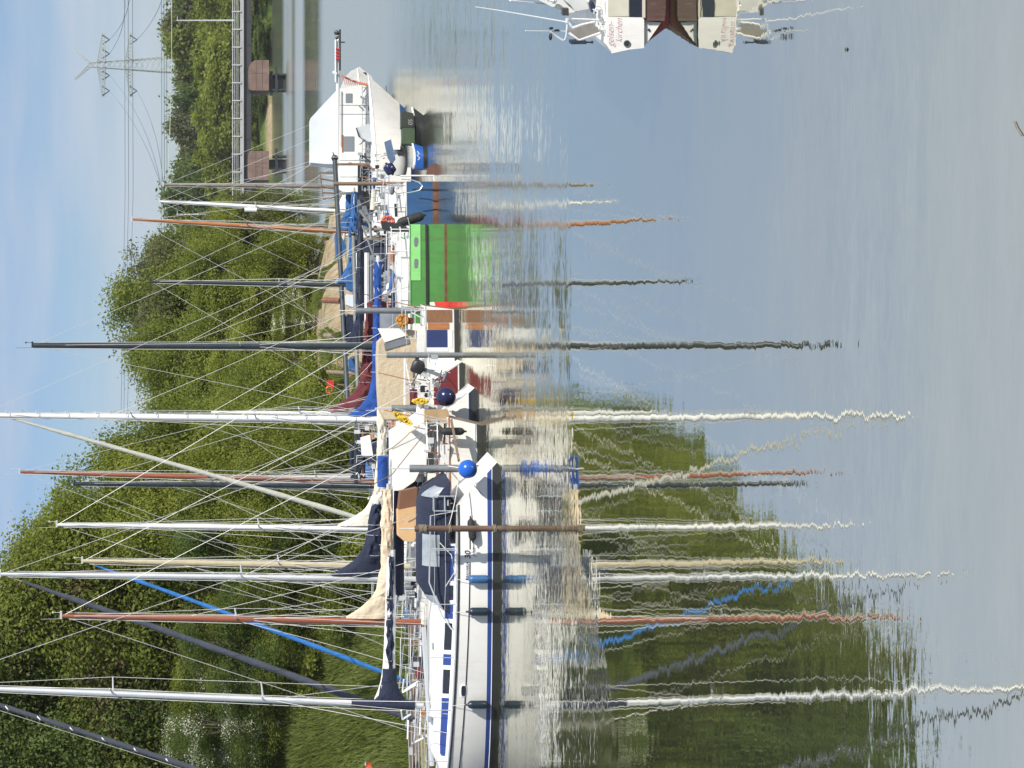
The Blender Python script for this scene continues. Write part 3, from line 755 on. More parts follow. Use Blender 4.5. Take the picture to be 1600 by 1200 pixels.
def toe_rail(h, root, m, r=.022, name='toe_rail'):
    mb = MB()
    for sd in (1, -1): mb.tube([h.pt(i / 20, h.sheer(i / 20), sd) + Vector((0, 0, .02)) for i in range(21)], r, 5)
    mb.build(name, m, root)
def cabin(h, root, x0, x1, ht, wf=.62, m=None, wins=(), winm=None, name='cabin', slope=.5, aftdrop=0.0, band=None, frame=None, zwin=(.36, .74)):
    """coachroof from x0 (aft) to x1 (forward); wins: list of (xa, xb)"""
    m = m or gel; n = 16
    def prof(x):
        t = (x - x0) / (x1 - x0)
        return ht * (1 - aftdrop * max(0, .2 - t) * 5) * (1 - slope * t ** 1.5) * (1 - sst(.86, 1.0, t) * .96)
    def hw(x):
        t = (x - x0) / (x1 - x0)
        return min(h.deckhb(x) - .28, h.B / 2 * wf) * (1 - .25 * t)
    def side(x, f):
        z0 = h.deckz(x); H_ = prof(x); w_ = max(.05, hw(x))
        return Vector((x, w_ * (1 - .13 * f), z0 + H_ * f))
    mb = MB(); rows = []
    for i in range(n + 1):
        x = lerp(x0, x1, i / n); r = [side(x, 0), side(x, .55), side(x, .86)]
        top = Vector((x, side(x, 1).y * .82, h.deckz(x) + prof(x)))
        r.append(top); r.append(Vector((x, 0, top.z + .035)))
        r += [Vector((p.x, -p.y, p.z)) for p in r[:4][::-1]]
        rows.append(r)
    mb.grid(rows[::-1]); mb.poly(rows[0]); mb.poly(rows[-1][::-1])
    c = mb.build(name, m, root, smooth=35)
    def panel(xa, xb, z0, z1, mm, nm, off=.006, par=c):
        for sd in (1, -1):
            p = MB(); rr = []
            for i in range(5):
                x = lerp(xa, xb, i / 4)
                a, b = side(x, z0), side(x, z1)
                a = Vector((a.x, (a.y + off) * sd, a.z)); b = Vector((b.x, (b.y + off) * sd, b.z))
                rr.append((a, b))
            rows_ = [[a, b, b - Vector((0, .02 * sd, 0)), a - Vector((0, .02 * sd, 0))] for a, b in rr]
            p.grid(rows_ if sd < 0 else [r[::-1] for r in rows_], closed=True); p.poly(rows_[0]); p.poly(rows_[-1])
            p.build(nm, mm, par, smooth=0)
    if band: 
        for (a, b, bm) in band: panel(a, b, zwin[0] - .02, zwin[1] + .02, bm, 'side_stripe', .004)
    for a, b in wins:
        if frame: panel(a - .05, b + .05, zwin[0] - .09, zwin[1] + .09, frame, 'window_frame', .008)
        panel(a, b, zwin[0], zwin[1], winm or glassd, 'window', .014)
    hr = MB()
    for sd in (1, -1):
        a, b = lerp(x0, x1, .25), lerp(x0, x1, .7)
        hr.tube([Vector((x, sd * side(x, 1).y * .8, h.deckz(x) + prof(x) + (.07 if 0 < i < 6 else .01))) for i, x in enumerate([lerp(a, b, i / 6) for i in range(7)])], .014, 5)
    hr.build('grab_rail', wdm if root.get('classic') else steel, root)
    return c, side, prof
def rails(h, root, x0=.05, x1=None, ht=.62, n=5, pulpit=True, pushpit=True, r=.013, m=None, inset=.06):
    m = m or steel; L = h.L
    def g(x, sd, z): return Vector((x, sd * (h.deckhb(x) - inset), h.deckz(x) + z))
    xa, xb = .9, L - 1.5
    if pushpit:
        mb = MB()
        for z in (ht, ht * .52):
            mb.tube([g(xa, 1, z), g(h.rake + .12, 1, z), Vector((h.rake + .06, h.deckhb(h.rake + .1) * .8, h.deckz(.1) + z)), Vector((h.rake + .06, -h.deckhb(h.rake + .1) * .8, h.deckz(.1) + z)), g(h.rake + .12, -1, z), g(xa, -1, z)], r * 1.2, 6)
        for sd in (1, -1):
            for x in (xa, h.rake + .14): mb.tube([g(x, sd, 0), g(x, sd, ht)], r * 1.2, 6)
            mb.tube([Vector((h.rake + .06, sd * .35, h.deckz(.1))), Vector((h.rake + .06, sd * .35, h.deckz(.1) + ht))], r * 1.2, 6)
        mb.build('pushpit', m, root)
    if pulpit:
        mb = MB()
        nose = Vector((L - .05, 0, h.deckz(L) + ht + .02))
        for z in (ht, ht * .5):
            nz = Vector((L - (.02 if z == ht else .35), 0, h.deckz(L) + z + .02))
            mb.tube([g(xb, 1, z), g(L - .7, 1, z), nz + Vector((-.08, .1, 0)), nz, nz + Vector((-.08, -.1, 0)), g(L - .7, -1, z), g(xb, -1, z)], r * 1.2, 6)
        for sd in (1, -1):
            for x in (xb, L - .72): mb.tube([g(x, sd, 0), g(x, sd, ht)], r * 1.2, 6)
        mb.build('pulpit', m, root)
    for i in range(n):
        x = lerp(xa, xb, (i + 1) / (n + 1))
        for sd in (1, -1):
            MB().tube([g(x, sd, 0), g(x, sd, ht)], [r * 1.1, r * .9], 6).build('stanchion', m, root)
    mb = MB()
    for sd in (1, -1):
        for z in (ht * .97, ht * .5):
            xs_ = [lerp(xa, xb, i / ((n + 1) * 2)) for i in range((n + 1) * 2 + 1)]
            mb.tube([g(x, sd, z - (.015 if i % 2 else 0)) for i, x in enumerate(xs_)], .006, 4, cap=False)
    mb.build('lifeline', wire, root)
def mast(root, base, top, r, m, spreaders=((.5, .8, .25),), halyards=True, steps=False, r2=None, head=True, col2=None):
    base, top = Vector(base), Vector(top); L = (top - base).length; ax = (top - base).normalized()
    n = 12; pts = [base.lerp(top, i / n) for i in range(n + 1)]
    r2 = r2 or r * .62
    rr = [r * (1 if i / n < .7 else lerp(1, r2 / r, (i / n - .7) / .3)) for i in range(n + 1)]
    mb = MB().tube(pts, rr, 12, squash=1.0)
    mo = mb.build('mast', m, root)
    if steps:
        for i in range(24):
            p = base + ax * (1.4 + i * .5)
            if (p - base).length > L - .4: break
            MB().tube([p + Vector((-.1 - r * .5, 0, .08)), p + Vector((-.10 - r * .6, .16 * (1 if i % 2 else -1), .02)), p + Vector((-r * .4, .14 * (1 if i % 2 else -1), 0))], .016, 4).build('mast_step', alu, mo)
    for f, half, sweep in spreaders:
        p = base.lerp(top, f)
        for sd in (1, -1):
            MB().tube([p, p + Vector((-sweep, sd * half, .05))], [.032, .020], 6).build('spreader', alu if m is not wdm else m, mo)
    if head:
        hb_ = MB().box(top + Vector((-.03, 0, .03)), (.22, .07, .06)).tube([top + Vector((-.1, 0, .05)), top + Vector((-.1, 0, .25))], .008, 4).ball(top + Vector((-.1, 0, .26)), .035, 6).tube([top + Vector((.08, .02, .05)), top + Vector((.09, .02, .6))], .005, 4)
        hb_.build('masthead_fitting', blk if m is dkm else galv, mo)
    if halyards:
        mb = MB()
        for dx, dy in ((r * 1.6, r * .9), (-r * 1.5, -r), (r * 1.3, -r * 1.3)):
            mb.tube([base + Vector((dx, dy, .6)), top + Vector((dx * .6, dy * .6, -.2))], .009, 4, cap=False)
        mb.build('halyard', wirew, root)
    return mo
def stay(root, a, b, nm='stay', r=.008, m=None): return MB().tube([a, b], r, 5, cap=False).build(nm, m or wire, root)
def rigging(h, root, base, top, spreaders, bow=None, stern=None, frac=1.0, r=.008):
    base, top = Vector(base), Vector(top); L = h.L
    fs_ = base.lerp(top, frac)
    if bow is None: bow = Vector((L - .12, 0, h.deckz(L) + .05))
    if stern is None: stern = Vector((h.rake + .1, 0, h.deckz(.1) + .05))
    stay(root, fs_, bow, 'forestay', r); stay(root, top, stern, 'backstay', r)
    for sd in (1, -1):
        ch = Vector((base.x - .12, sd * (h.deckhb(base.x) - .10), h.deckz(base.x)))
        p = ch
        for f, half, sweep in spreaders:
            q = base.lerp(top, f) + Vector((-sweep, sd * half, .05)); stay(root, p, q, 'shroud', r); p = q
        stay(root, p, base.lerp(top, min(1, frac + .0)), 'shroud', r)
        f0 = spreaders[0][0]
        for dx in (-.45, .4):
            stay(root, Vector((base.x + dx, sd * (h.deckhb(base.x) - .10), h.deckz(base.x))), base.lerp(top, f0 - .01), 'lower_shroud', r)
def boom(root, base, z, length, m=None, r=.06, rise=0.0, cover=None, bunch=1.0, fat=.17, droop=.03, cover_to=.97, name='sail_cover', seed=1, bunch_up=None, strip=None, low=.11):
    """boom and the sail bundled on it; base is the mast foot, z the height of the boom"""
    m = m or alu; a = Vector((base[0] - .12, 0, z)); b = a + Vector((-length, 0, rise))
    MB().tube([a, b], [r, r * .92], 10).tube([b, b + Vector((-.05, 0, 0))], r * .8, 8).build('boom', m, root)
    if cover:
        rr = random.Random(seed); mb = MB(); rows = []; n = 64; K = 22
        for i in range(n + 1):
            s_ = i / n * cover_to; p = a.lerp(b, s_); sx_ = s_ * length
            up = fat * (1.25 - .55 * s_) + bunch * math.exp(-(sx_ / .42) ** 1.15) + .05 * noise.noise((sx_ * 1.6, seed, 0)) * (fat / .17)
            lo = -low - .05 * abs(noise.noise((sx_ * 2.1, seed, 5)))
            w_ = fat * (.72 - .25 * s_) * (1 + .35 * noise.noise((sx_ * 1.3, seed, 9)))
            if sx_ < .5: w_ *= .85
            ring = []
            for j in range(K):
                an = 2 * math.pi * j / K; cy, cz = math.cos(an), math.sin(an)
                zz = (up + lo) / 2 + (up - lo) / 2 * cz
                ww = w_ * (1 if cz < .2 else 1 - .5 * (cz - .2))
                f = noise.noise((sx_ * 5 + cz * 2.2, cy * 1.3 + seed, cz * 3)) * .085 * (fat / .17) ** .5
                ring.append(p + Vector((.1 if cz > .8 and i == 0 else 0, ww * cy + cy * f, zz + f * .4 * cz)))
            rows.append(ring)
        mb.grid(rows, True); mb.poly(rows[0]); mb.poly(rows[-1][::-1])
        c = mb.build(name, cover, root, smooth=70); n = 26
        if strip:
            rows = []
            for i in range(n + 1):
                s_ = .0 + i / n * cover_to; p = a.lerp(b, s_); up = fat * (1.25 - .55 * s_) + bunch * math.exp(-(s_ * length / .42) ** 1.15)
                rows.append([p + Vector((0, fat * .5 - .3 * fat * s_, -.02 + up * .35)), p + Vector((0, fat * .56 - .3 * fat * s_, up * .6)), p + Vector((0, fat * .2, up + .025)), p + Vector((0, -fat * .2, up + .025))])
            st = MB().grid(rows); st.build('lazy_bag_side', strip, c, smooth=60)
        for k in (2, 4, 5):
            tie = MB(); p = a.lerp(b, k / 7 * cover_to); up = fat * (1.25 - .55 * k / 7) + .03
            tie.tube([p + Vector((0, math.cos(an) * fat * (.78 - .25 * k / 7), (up - low) / 2 + math.sin(an) * ((up + low) / 2 + .02))) for an in [2 * math.pi * q / 12 for q in range(13)]], .006, 4)
            tie.build('sail_tie', wirew, c)
    return a, b
def furled(root, a, b, m, r=.085, name='furled_headsail', lace=False):
    a, b = Vector(a), Vector(b); n = 30; mb = MB()
    pts = [a.lerp(b, i / n) + Vector((0, 0, -.10 * math.sin(math.pi * i / n))) for i in range(n + 1)]
    rr = [r * (.45 + .55 * min(1, i / 4)) * (1 if i < n - 3 else .75) * (1 + .10 * math.sin(i * 1.9)) * lerp(.75, 1.12, i / n) for i in range(n + 1)]
    mb.tube(pts, rr, 9); o = mb.build(name, m, root, smooth=60)
    if lace:
        mb = MB(); q = []
        for i in range(n * 4):
            t = i / (n * 4); p = a.lerp(b, t) + Vector((0, 0, -.10 * math.sin(math.pi * t)))
            q.append(p + Vector((0, math.cos(i * .8) * r * 1.25, math.sin(i * .8) * r * 1.25)))
        mb.tube(q, .018, 4); mb.build('lacing', clwhite, o)
    return o
def canopy(root, x0, x1, w, z0, ht, m, name='sprayhood', fore=.45, aft=.25, n=10, wins=(), base=0.0, h=None, back=True, lo_aft=.8):
    """arched canvas hood: x0 aft, x1 forward; tapering down at both ends by fore / aft (fractions of the length)"""
    def hgt(t):
        f = 1.0
        if t < aft: f = min(f, lo_aft + (1 - lo_aft) * math.sin(math.pi / 2 * t / max(aft, 1e-3)))
        if t > 1 - fore: f = min(f, math.cos(math.pi / 2 * ((t - 1 + fore) / fore)) ** .75 + .02)
        return f
    def sec(t, th):
        x = lerp(x0, x1, t); f = hgt(t); w_ = w * (1 - .12 * t)
        c_, s_ = math.cos(th), math.sin(th)
        y = w_ * (abs(c_) ** .55) * (1 if c_ >= 0 else -1); z = z0(x) if callable(z0) else z0
        return Vector((x, y, z + base + ht * f * abs(s_) ** .6))
    rows = [[sec(i / n, math.pi * j / 12) for j in range(13)] for i in range(n + 1)]
    mb = MB().grid(rows[::-1]); 
    if back: mb.poly(rows[0])
    c = mb.build(name, m, root, smooth=50)
    for (ta, tb_, a0, a1, wm) in wins:
        for sd in (1, -1):
            p = MB(); rr = []
            for i in range(6):
                t = lerp(ta, tb_, i / 5); r_ = []
                for j in range(5):
                    th = lerp(a0, a1, j / 4); q = sec(t, th); q.y = q.y * 1.0 + .012; q.z += .006; q.y *= sd; r_.append(q)
                rr.append(r_ if sd < 0 else r_[::-1])
            p.grid(rr).build('plastic_window', wm, c, smooth=50)
    return c
def fender(p0, p1, r, m, label, rope_to=None, group=None, name='fender'):
    p0, p1 = Vector(p0), Vector(p1); L = (p1 - p0).length; o = thing(name, label, 'fender', p1, 0, group)
    ax = (p0 - p1).normalized()      # p0 top, p1 bottom
    prof = [(0, .25), (.04, .35), (.10, .80), (.2, 1), (.8, 1), (.9, .8), (.96, .35), (1, .25)]
    MB().tube([p1 + ax * L * t for t, _ in prof], [r * k for _, k in prof], 14).build('body', m, o, T='world', smooth=60)
    MB().tube([p0 - ax * .03, p0 + ax * .05], r * .22, 8).tube([p1 + ax * .03, p1 - ax * .04], r * .22, 8).build('eyelet', m if m is not fenb else fend, o, T='world')
    if rope_to is not None: MB().tube([p0 + ax * .03, Vector(rope_to)], .009, 4).build('rope', wirew, o, T='world')
    return o
def ball_fender(c, r, m, label, rope_to):
    c = Vector(c); o = thing('ball_fender', label, 'fender', c)
    mb = MB(); prof = [(-1, .02), (-.96, .28), (-.8, .6), (-.5, .87), (0, 1), (.45, .9), (.8, .62), (1.02, .3), (1.2, .17), (1.32, .14)]
    d = (Vector(rope_to) - c).normalized()
    mb.tube([c + d * r * a for a, _ in prof], [r * b for _, b in prof], 20).build('body', m, o, T='world', smooth=60)
    MB().tube([c + d * r * 1.2, c + d * r * 1.42], r * .2, 10).build('neck', clnavy, o, T='world')
    MB().tube([c + d * r * 1.35, Vector(rope_to)], .012, 5).build('rope', wirew, o, T='world')
    return o
def outboard(p, rz, label, cowl=None, group=None, sc=1.0, tilt=0.0):
    """outboard motor, p = clamp point on the transom, leg pointing to -z, propeller aft (-x local)"""
    o = thing('outboard_motor', label, 'outboard motor', p, rz, group); cowl = cowl or blk
    def T_(v): v = Vector(v) * sc; return Vector((v.x * math.cos(tilt) - v.z * math.sin(tilt), v.y, v.x * math.sin(tilt) + v.z * math.cos(tilt)))
    rows = []
    for z, a, b, dx in ((.10, .12, .09, -.15), (.16, .18, .12, -.17), (.30, .185, .125, -.18), (.40, .165, .115, -.16), (.43, .11, .08, -.14)):
        sg_ = lambda q: math.copysign(abs(q) ** .5, q)
        rows.append([T_((dx + sg_(math.cos(2 * math.pi * j / 16)) * a, sg_(math.sin(2 * math.pi * j / 16)) * b, z)) for j in range(16)])
    mb = MB().grid(rows, True); mb.poly(rows[-1][::-1]); mb.poly(rows[0]); mb.build('cowl', cowl, o, smooth=50)
    lg = MB().box(T_((-.16, 0, -.12)), (.10 * sc, .07 * sc, .55 * sc), ry=-tilt).box(T_((-.18, 0, -.36)), (.26 * sc, .10 * sc, .03 * sc), ry=-tilt).tube([T_((-.05, 0, -.50)), T_((-.30, 0, -.50))], [.035 * sc, .045 * sc], 8)
    lg.build('leg', clgrey, o)
    MB().box(T_((-.03, 0, .02)), (.10 * sc, .18 * sc, .22 * sc), ry=-tilt).build('clamp', galv, o)
    MB().tube([T_((.0, 0, .2)), T_((.35, .02, .26))], .018 * sc, 6).build('tiller', blk, o)
    pr = MB()
    for k in range(3):
        a = k * 2.09; pr.add([T_((-.31, 0, -.5)), T_((-.33, math.cos(a) * .10, -.5 + math.sin(a) * .10)), T_((-.30, math.cos(a + .7) * .09, -.5 + math.sin(a + .7) * .09))], [(0, 1, 2)])
    pr.build('propeller', alu, o, smooth=0)
    return o
def local_of(root):
    Mi = WM[root.name].inverted()
    return lambda p: Mi @ Vector(p)

def sailboat(label, ystern, xwl, yaw, L, B, fs, fb, mastspec, hullmats, bands, cat='sailboat', stern=.72, rake=.0, over=1.0, full=2.2, cab=None, transom=None, boomspec=None, genoa=None, railopt=None, hood=None, group='sailing boats moored side by side', tname='transom', toe=True, classic=False, frac=1.0, name='sailboat', hullname='hull', sgn=1):
    D = WD(xwl); ang = math.pi - R(yaw)
    h = Hull(L, B, fs, fb, stern, rake, over, full)
    c = Vector(((600 - ystern) / F * D, D, 0))
    port = Vector((-math.sin(ang), math.cos(ang), 0))          # towards the quay
    org = c - port * (B / 2 * stern * .88)
    root = thing(name, label, cat, org, ang, group)
    if classic: root['classic'] = True
    lo = local_of(root)
    make_hull(h, root, hullmats, bands, transom=transom, tname=tname, name=hullname)
    if toe: toe_rail(h, root, toe if not isinstance(toe, bool) else alu)
    out = {'root': root, 'h': h, 'lo': lo}
    if cab:
        for cc in cab: cabin(h, root, **cc)
    if mastspec:
        yb, yt, xt, r, m = mastspec[:5]; opt = mastspec[5] if len(mastspec) > 5 else {}
        # the mast stands on the centreline where the photo row yb is met
        best = None
        for i in range(400):
            x = L * i / 400; p = WM[root.name] @ Vector((x, 0, 0)); yy = 600 - p.x / p.y * F
            if best is None or abs(yy - yb) < best[0]: best = (abs(yy - yb), x, p.y)
        mx_ = best[1]; Dm = best[2]
        zt = CH - (xt - VH) / F * Dm
        top = Vector((mx_ + (yt - yb) / F * Dm * 1.0, 0, zt)) if False else Vector((mx_ - (yb - yt) / F * Dm, 0, zt))
        base = Vector((mx_, 0, h.deckz(mx_) + opt.pop('step', .45)))
        sp = opt.pop('spreaders', ((.5, .75, .28),)); out['base'] = base; out['top'] = top; out['Dm'] = Dm
        mast(root, base, top, r, m, spreaders=sp, **{k: v for k, v in opt.items()})
        rigging(h, root, base, top, sp, frac=frac)
        if boomspec:
            bs = dict(boomspec); xz = bs.pop('x'); yend = bs.pop('yend'); z = CH - (xz - VH) / F * Dm
            ln = (yb - yend) / F * Dm / math.cos(R(yaw)); out['boom'] = boom(root, base, z, ln, **bs)
        if genoa:
            g = dict(genoa); f1 = g.pop('f', .96)
            tp = base.lerp(top, frac).lerp(Vector((L - .25, 0, h.deckz(L) + .35)), 1 - f1)
            furled(root, tp, Vector((L - .2, 0, h.deckz(L) + .3)), **g)
    if hood:
        for hh in hood: canopy(root, h=h, **hh)
    ro = dict(railopt or {}); 
    if ro.pop('on', True): rails(h, root, **ro)
    return out

def deck_kit(bt, seed, hoodm=None, dense=1):
    """the small gear every cruising boat carries on deck, each piece a part of its boat"""
    r = random.Random(seed); h, root = bt['h'], bt['root']; L = h.L
    dz = h.deckz
    if hoodm: canopy(root, L * .27, L * .27 + 1.5, h.B * .33, dz(L * .3), .95, hoodm, name='sprayhood', fore=.55, aft=.1, wins=((.5, .8, .3, 1.1, glassg),), back=False)
    MB().box((L * .30, 0, dz(L * .3) + .48), (.7, .6, .09)).build('companionway_hatch', r.choice([gel, wdm, clgrey]), root)
    MB().box((L * .66, 0, dz(L * .66) + .30), (.55, .55, .10)).build('foredeck_hatch', r.choice([glassd, gel]), root)
    for sd in (1, -1):
        MB().bar((.5, sd * h.B * .34, dz(.5) + .14), (L * .27, sd * h.B * .34, dz(2) + .2), .12, .26).build('cockpit_coaming', gel, root)
        x = L * .16 + r.uniform(-.2, .2)
        MB().tube([(x, sd * h.B * .34, dz(x) + .26), (x, sd * h.B * .34, dz(x) + .34), (x, sd * h.B * .34, dz(x) + .42)], [.085, .06, .075], 10).build('winch', steel, root)
        q = Vector((L * .45, sd * h.B * .2, dz(L * .45) + .5)); MB().tube([q, q + Vector((0, 0, .14)), q + Vector((.09, 0, .17))], [.04, .04, .06], 8).build('vent', r.choice([steel, gel]), root)
    for k in range(3 * dense):
        x = r.uniform(.3, L * .8); y = r.uniform(.2, h.B * .4) * r.choice([1, 1, -1]); m = r.choice([clnavy, clblue, clgrey, wdm, rub, clwhite, clcream, clgrey, clred])
        k2 = r.random()
        if k2 < .35: MB().tube([(x, y, dz(x) + .5), (x + r.uniform(.3, .8), y, dz(x) + r.uniform(.45, .7))], r.uniform(.06, .11), 9).build('rolled_gear', m, root)
        elif k2 < .7: MB().box((x, y, dz(x) + .45), (r.uniform(.15, .45), .25, r.uniform(.12, .35)), rz=r.uniform(0, 1)).build('stowed_bag', m, root, smooth=60)
        else: MB().ball((x, y, dz(x) + .5), r.uniform(.1, .18), 10, sz=.8, sx=1.3).build('stowed_buoy', m, root)
    # flag staff and wind instrument at the stern, slack lines down the mast
    y = r.uniform(-.5, .5); MB().tube([(h.rake + .1, y, dz(.1)), (h.rake - .25, y, dz(.1) + 1.5)], .014, 5).build('flag_staff', r.choice([wdm, steel]), root)
    if 'top' in bt:
        b, t = bt['base'], bt['top']
        for k in range(3):
            f = r.uniform(.35, .98); p = b.lerp(t, f); e = Vector((r.uniform(.3, L - .5), r.choice([-1, 1]) * h.B * .4, dz(2) + .1))
            pts = [p.lerp(e, i / 10) - Vector((0, 0, .25 * math.sin(math.pi * i / 10))) for i in range(11)]
            MB().tube(pts, .007, 4, cap=False).build('slack_line', wirew, root)
glassl = mat('clear_plastic_window', (.30, .33, .35), .15, var=.3, scale=2, spec=.9)
# ------------------------------------------------------------------ the boats themselves
def slab(pts, D, depth, bulge=0.0, taper=0.0, sub=1):
    """closed body whose near outline is seen at the photo pixels pts at distance D, 'depth' metres thick;
    world sizes are fixed on the near face, the far face is the same size (tapered), not scaled towards the camera"""
    a = [I(x, y, D) for x, y in pts]
    c = sum(a, Vector()) / len(a)
    mid = [p + Vector((0, depth * .5, 0)) + (p - c) * bulge for p in a]
    b = [c + (p - c) * (1 - taper) + Vector((0, depth, 0)) for p in a]
    mb = MB(); mb.grid([a, mid, b] if bulge else [a, b], closed=True)
    mb.poly(a[::-1]); mb.poly(b); return mb
def side_at(bt, yimg, z, off=0.0):
    """point on the near side of the hull that is seen in photo row yimg at height z (boat coordinates, world)"""
    h, root = bt['h'], bt['root']; best = None
    for i in range(600):
        x = h.L * i / 600; y = h.side_y(x, z) + off
        w_ = WM[root.name] @ Vector((x, y, z)); e = abs(600 - w_.x / w_.y * F - yimg)
        if best is None or e < best[0]: best = (e, Vector((x, y, z)), w_)
    return best[1], best[2]
def rope(pts, r, m, label, name='rope', sag=.0, cat='rope', group=None):
    q = []
    for a, b in zip(pts, pts[1:]):
        for i in range(9):
            t = i / 8; p = Vector(a).lerp(Vector(b), t); p.z -= sag * 4 * t * (1 - t); q.append(p)
    return single(name, MB().tube(q, r, 5), m, label, cat, origin=q[0], group=group)
def coil(c, r, m, label, n=7, seed=1, name='rope_coil', flat=.5, drop=1.6, slant=0.0):
    rr = random.Random(seed); mb = MB(); q = []; c = Vector(c)
    for i in range(n * 12):
        a = i / 12 * 2 * math.pi; k = .22 + .78 * abs(math.sin(i * .37 + seed)) + rr.uniform(-.15, .15)
        dx = math.cos(a) * r * k * flat; dz = math.sin(a) * r * k * drop
        q.append(c + Vector((dx + slant * dz, .07 * math.sin(i * .9) + rr.uniform(-.04, .04), dz)))
    mb.tube(q, .022, 5); return single(name, mb, m, label, 'rope', origin=c)

# --- 1: the big white yacht in front
b1 = sailboat('long white sailing yacht in front with a blue waterline stripe and navy cockpit hood', 722, 776, 5, 10.9, 3.3, 1.04, 1.46,
    (1103, 1072, -120, .082, alu, dict(step=.62, spreaders=((.32, .85, .28), (.62, .72, .3)))),
    [antif, blues, gel], [(.13, 0), (.26, 1), (10.62, 2), (10.3, 2), (10, 2)], rake=1.15, stern=.74, over=1.0, full=3.2,
    cab=[dict(x0=2.2, x1=8.7, ht=.62, wf=.64, wins=((3.32, 3.72), (4.35, 5.08), (5.62, 6.28)), band=((1.9 + .35, 3.2, blues), (3.84, 4.23, blues), (5.2, 5.5, blues), (6.4, 8.0, blues)), frame=whm, zwin=(.07, .42), slope=.42)],
    boomspec=dict(x=613, yend=868, m=alu, r=.075, cover=clnavy, strip=clwhite, bunch=.25, fat=.20, seed=3, droop=0, name='lazy_bag', low=.02),
    hood=[dict(x0=.52, x1=4.1, w=1.12, z0=1.22, ht=.80, m=clnavy, name='cockpit_hood', fore=.24, aft=.15, lo_aft=.04, wins=((.045, .12, .25, 1.25, glassl), (.40, .64, .16, .95, glassl), (.86, .97, .3, 1.15, glassl)))],
    railopt=dict(n=5))
r1, h1, lo1 = b1['root'], b1['h'], b1['lo']
def along(h, root, drop, r, m, nm, ta=0, tb=1, off=.012):
    MB().tube([h.pt(t, h.sheer(t) - drop, 1) + Vector((0, off, 0)) for t in [lerp(ta, tb, i / 24) for i in range(25)]], r, 5).build(nm, m, root)
along(h1, r1, .315, .014, blk, 'rubbing_strake', .07, .150, .006); along(h1, r1, .315, .014, blk, 'rubbing_strake', .185, 1, .006)
MB().tube([h1.pt(t, .135, 1) + Vector((0, .006, 0)) for t in [i / 24 for i in range(25)]], .012, 5).build('waterline_trim', whm, r1)
along(h1, r1, .03, .020, blk, 'deck_edge_strip', .0, 1, .01)
# navy sleeve round the foot of the mast and the gooseneck
bm, tp = b1['base'], b1['top']; ax1 = (tp - bm).normalized(); kz = b1['Dm'] / F
zA, zB = CH - (648 - VH) * kz, CH - (549 - VH) * kz
pA = bm + ax1 * ((zA - bm.z) / ax1.z); pB = bm + ax1 * ((zB - bm.z) / ax1.z)
MB().tube([pA, pA.lerp(pB, .3), pA.lerp(pB, .7), pB], [.125, .15, .135, .10], 12).build('mast_sleeve', clnavy, r1, smooth=60)
zc = CH - (608 - VH) * kz; pc = bm + ax1 * ((zc - bm.z) / ax1.z); rows = []
for i, (dx, up, lo_, w_) in enumerate(((.05, .62, -.62, .10), (-.15, .42, -.45, .15), (-.35, .27, -.30, .18), (-.6, .21, -.22, .19), (-1.0, .19, -.2, .18))):
    rows.append([pc + Vector((dx, math.cos(2 * math.pi * j / 14) * w_, (up + lo_) / 2 + math.sin(2 * math.pi * j / 14) * (up - lo_) / 2)) for j in range(14)])
g_ = MB().grid(rows, True); g_.poly(rows[0]); g_.poly(rows[-1][::-1]); g_.build('gooseneck_cover', clnavy, r1, smooth=60)
furled(r1, bm.lerp(tp, .96), Vector((h1.L - .2, 0, h1.deckz(h1.L) + .3)), gsail, .085, lace=True)
# lettering and the porthole in the topside
def hull_text(bt, body, y0, z, size, m, shear=0.0, bold=0.0, nm='lettering', slope=0.0, off=.006):
    vs, fs = text_mesh(body, size, shear, bold=bold); h, root = bt['h'], bt['root']
    p0, _ = side_at(bt, y0, z); out = []
    for v in vs:
        x = p0.x - v.x; zz = z + v.y + v.x * slope
        out.append(Vector((x, h.side_y(x, zz) + off, zz)))
    mb = MB().add(out, fs); return mb.build(nm, m, root, smooth=0)
hull_text(b1, 'BAVARIA', 904, .755, .105, navt, .25, .002, slope=.0)
hull_text(b1, '30', 873, .715, .21, navt, .15, .006)
hull_text(b1, 'plus', 870, .585, .15, greyt, .3, .002)
pw, _ = side_at(b1, 1079.5, .88)
def stadium(h, c, a, b, off, n=28):
    out = []
    for i in range(n):
        t = 2 * math.pi * i / n; cx = math.copysign(abs(math.cos(t)) ** .55, math.cos(t)) * a; cz = math.copysign(abs(math.sin(t)) ** .55, math.sin(t)) * b
        out.append(Vector((c.x + cx, h.side_y(c.x + cx, c.z + cz) + off, c.z + cz)))
    return out
fr_ = MB(); o_, i_ = stadium(h1, pw, .185, .10, .004), stadium(h1, pw, .14, .065, .02)
fr_.grid([stadium(h1, pw, .19, .105, -.01), o_, i_], True); fo = fr_.build('porthole', whm, r1, smooth=0)
MB().poly(stadium(h1, pw, .145, .07, .012)[::-1]).build('glass', glassd, fo, smooth=0)
# cockpit gear that shows: rails round the hood, wheel, tan board
st1 = MB()
for yy in (1.55, -1.5):
    st1.tube([Vector((1.3, yy * .72, 1.1)), Vector((1.42, yy * .76, 1.75)), Vector((3.2, yy * .8, 1.78)), Vector((4.1, yy * .7, 1.42)), Vector((4.5, yy * .7, 1.15))], .021, 6)
    st1.tube([Vector((2.3, yy * .78, 1.1)), Vector((2.3, yy * .78, 1.78))], .016, 6)
st1.build('hood_frame', steel, r1)
MB().tube([Vector((2.1, 1.0, 1.55)), Vector((2.45, 1.32, 1.2)), Vector((2.9, 1.38, 1.12)), Vector((3.3, 1.30, 1.35))], .012, 5).build('dangling_rope', wirew, r1)
for fx in (5.0, 7.0):
    MB().box((fx, .75, h1.deckz(fx) + .5), (.16, .12, .08)).build('deck_fitting', steel, r1)
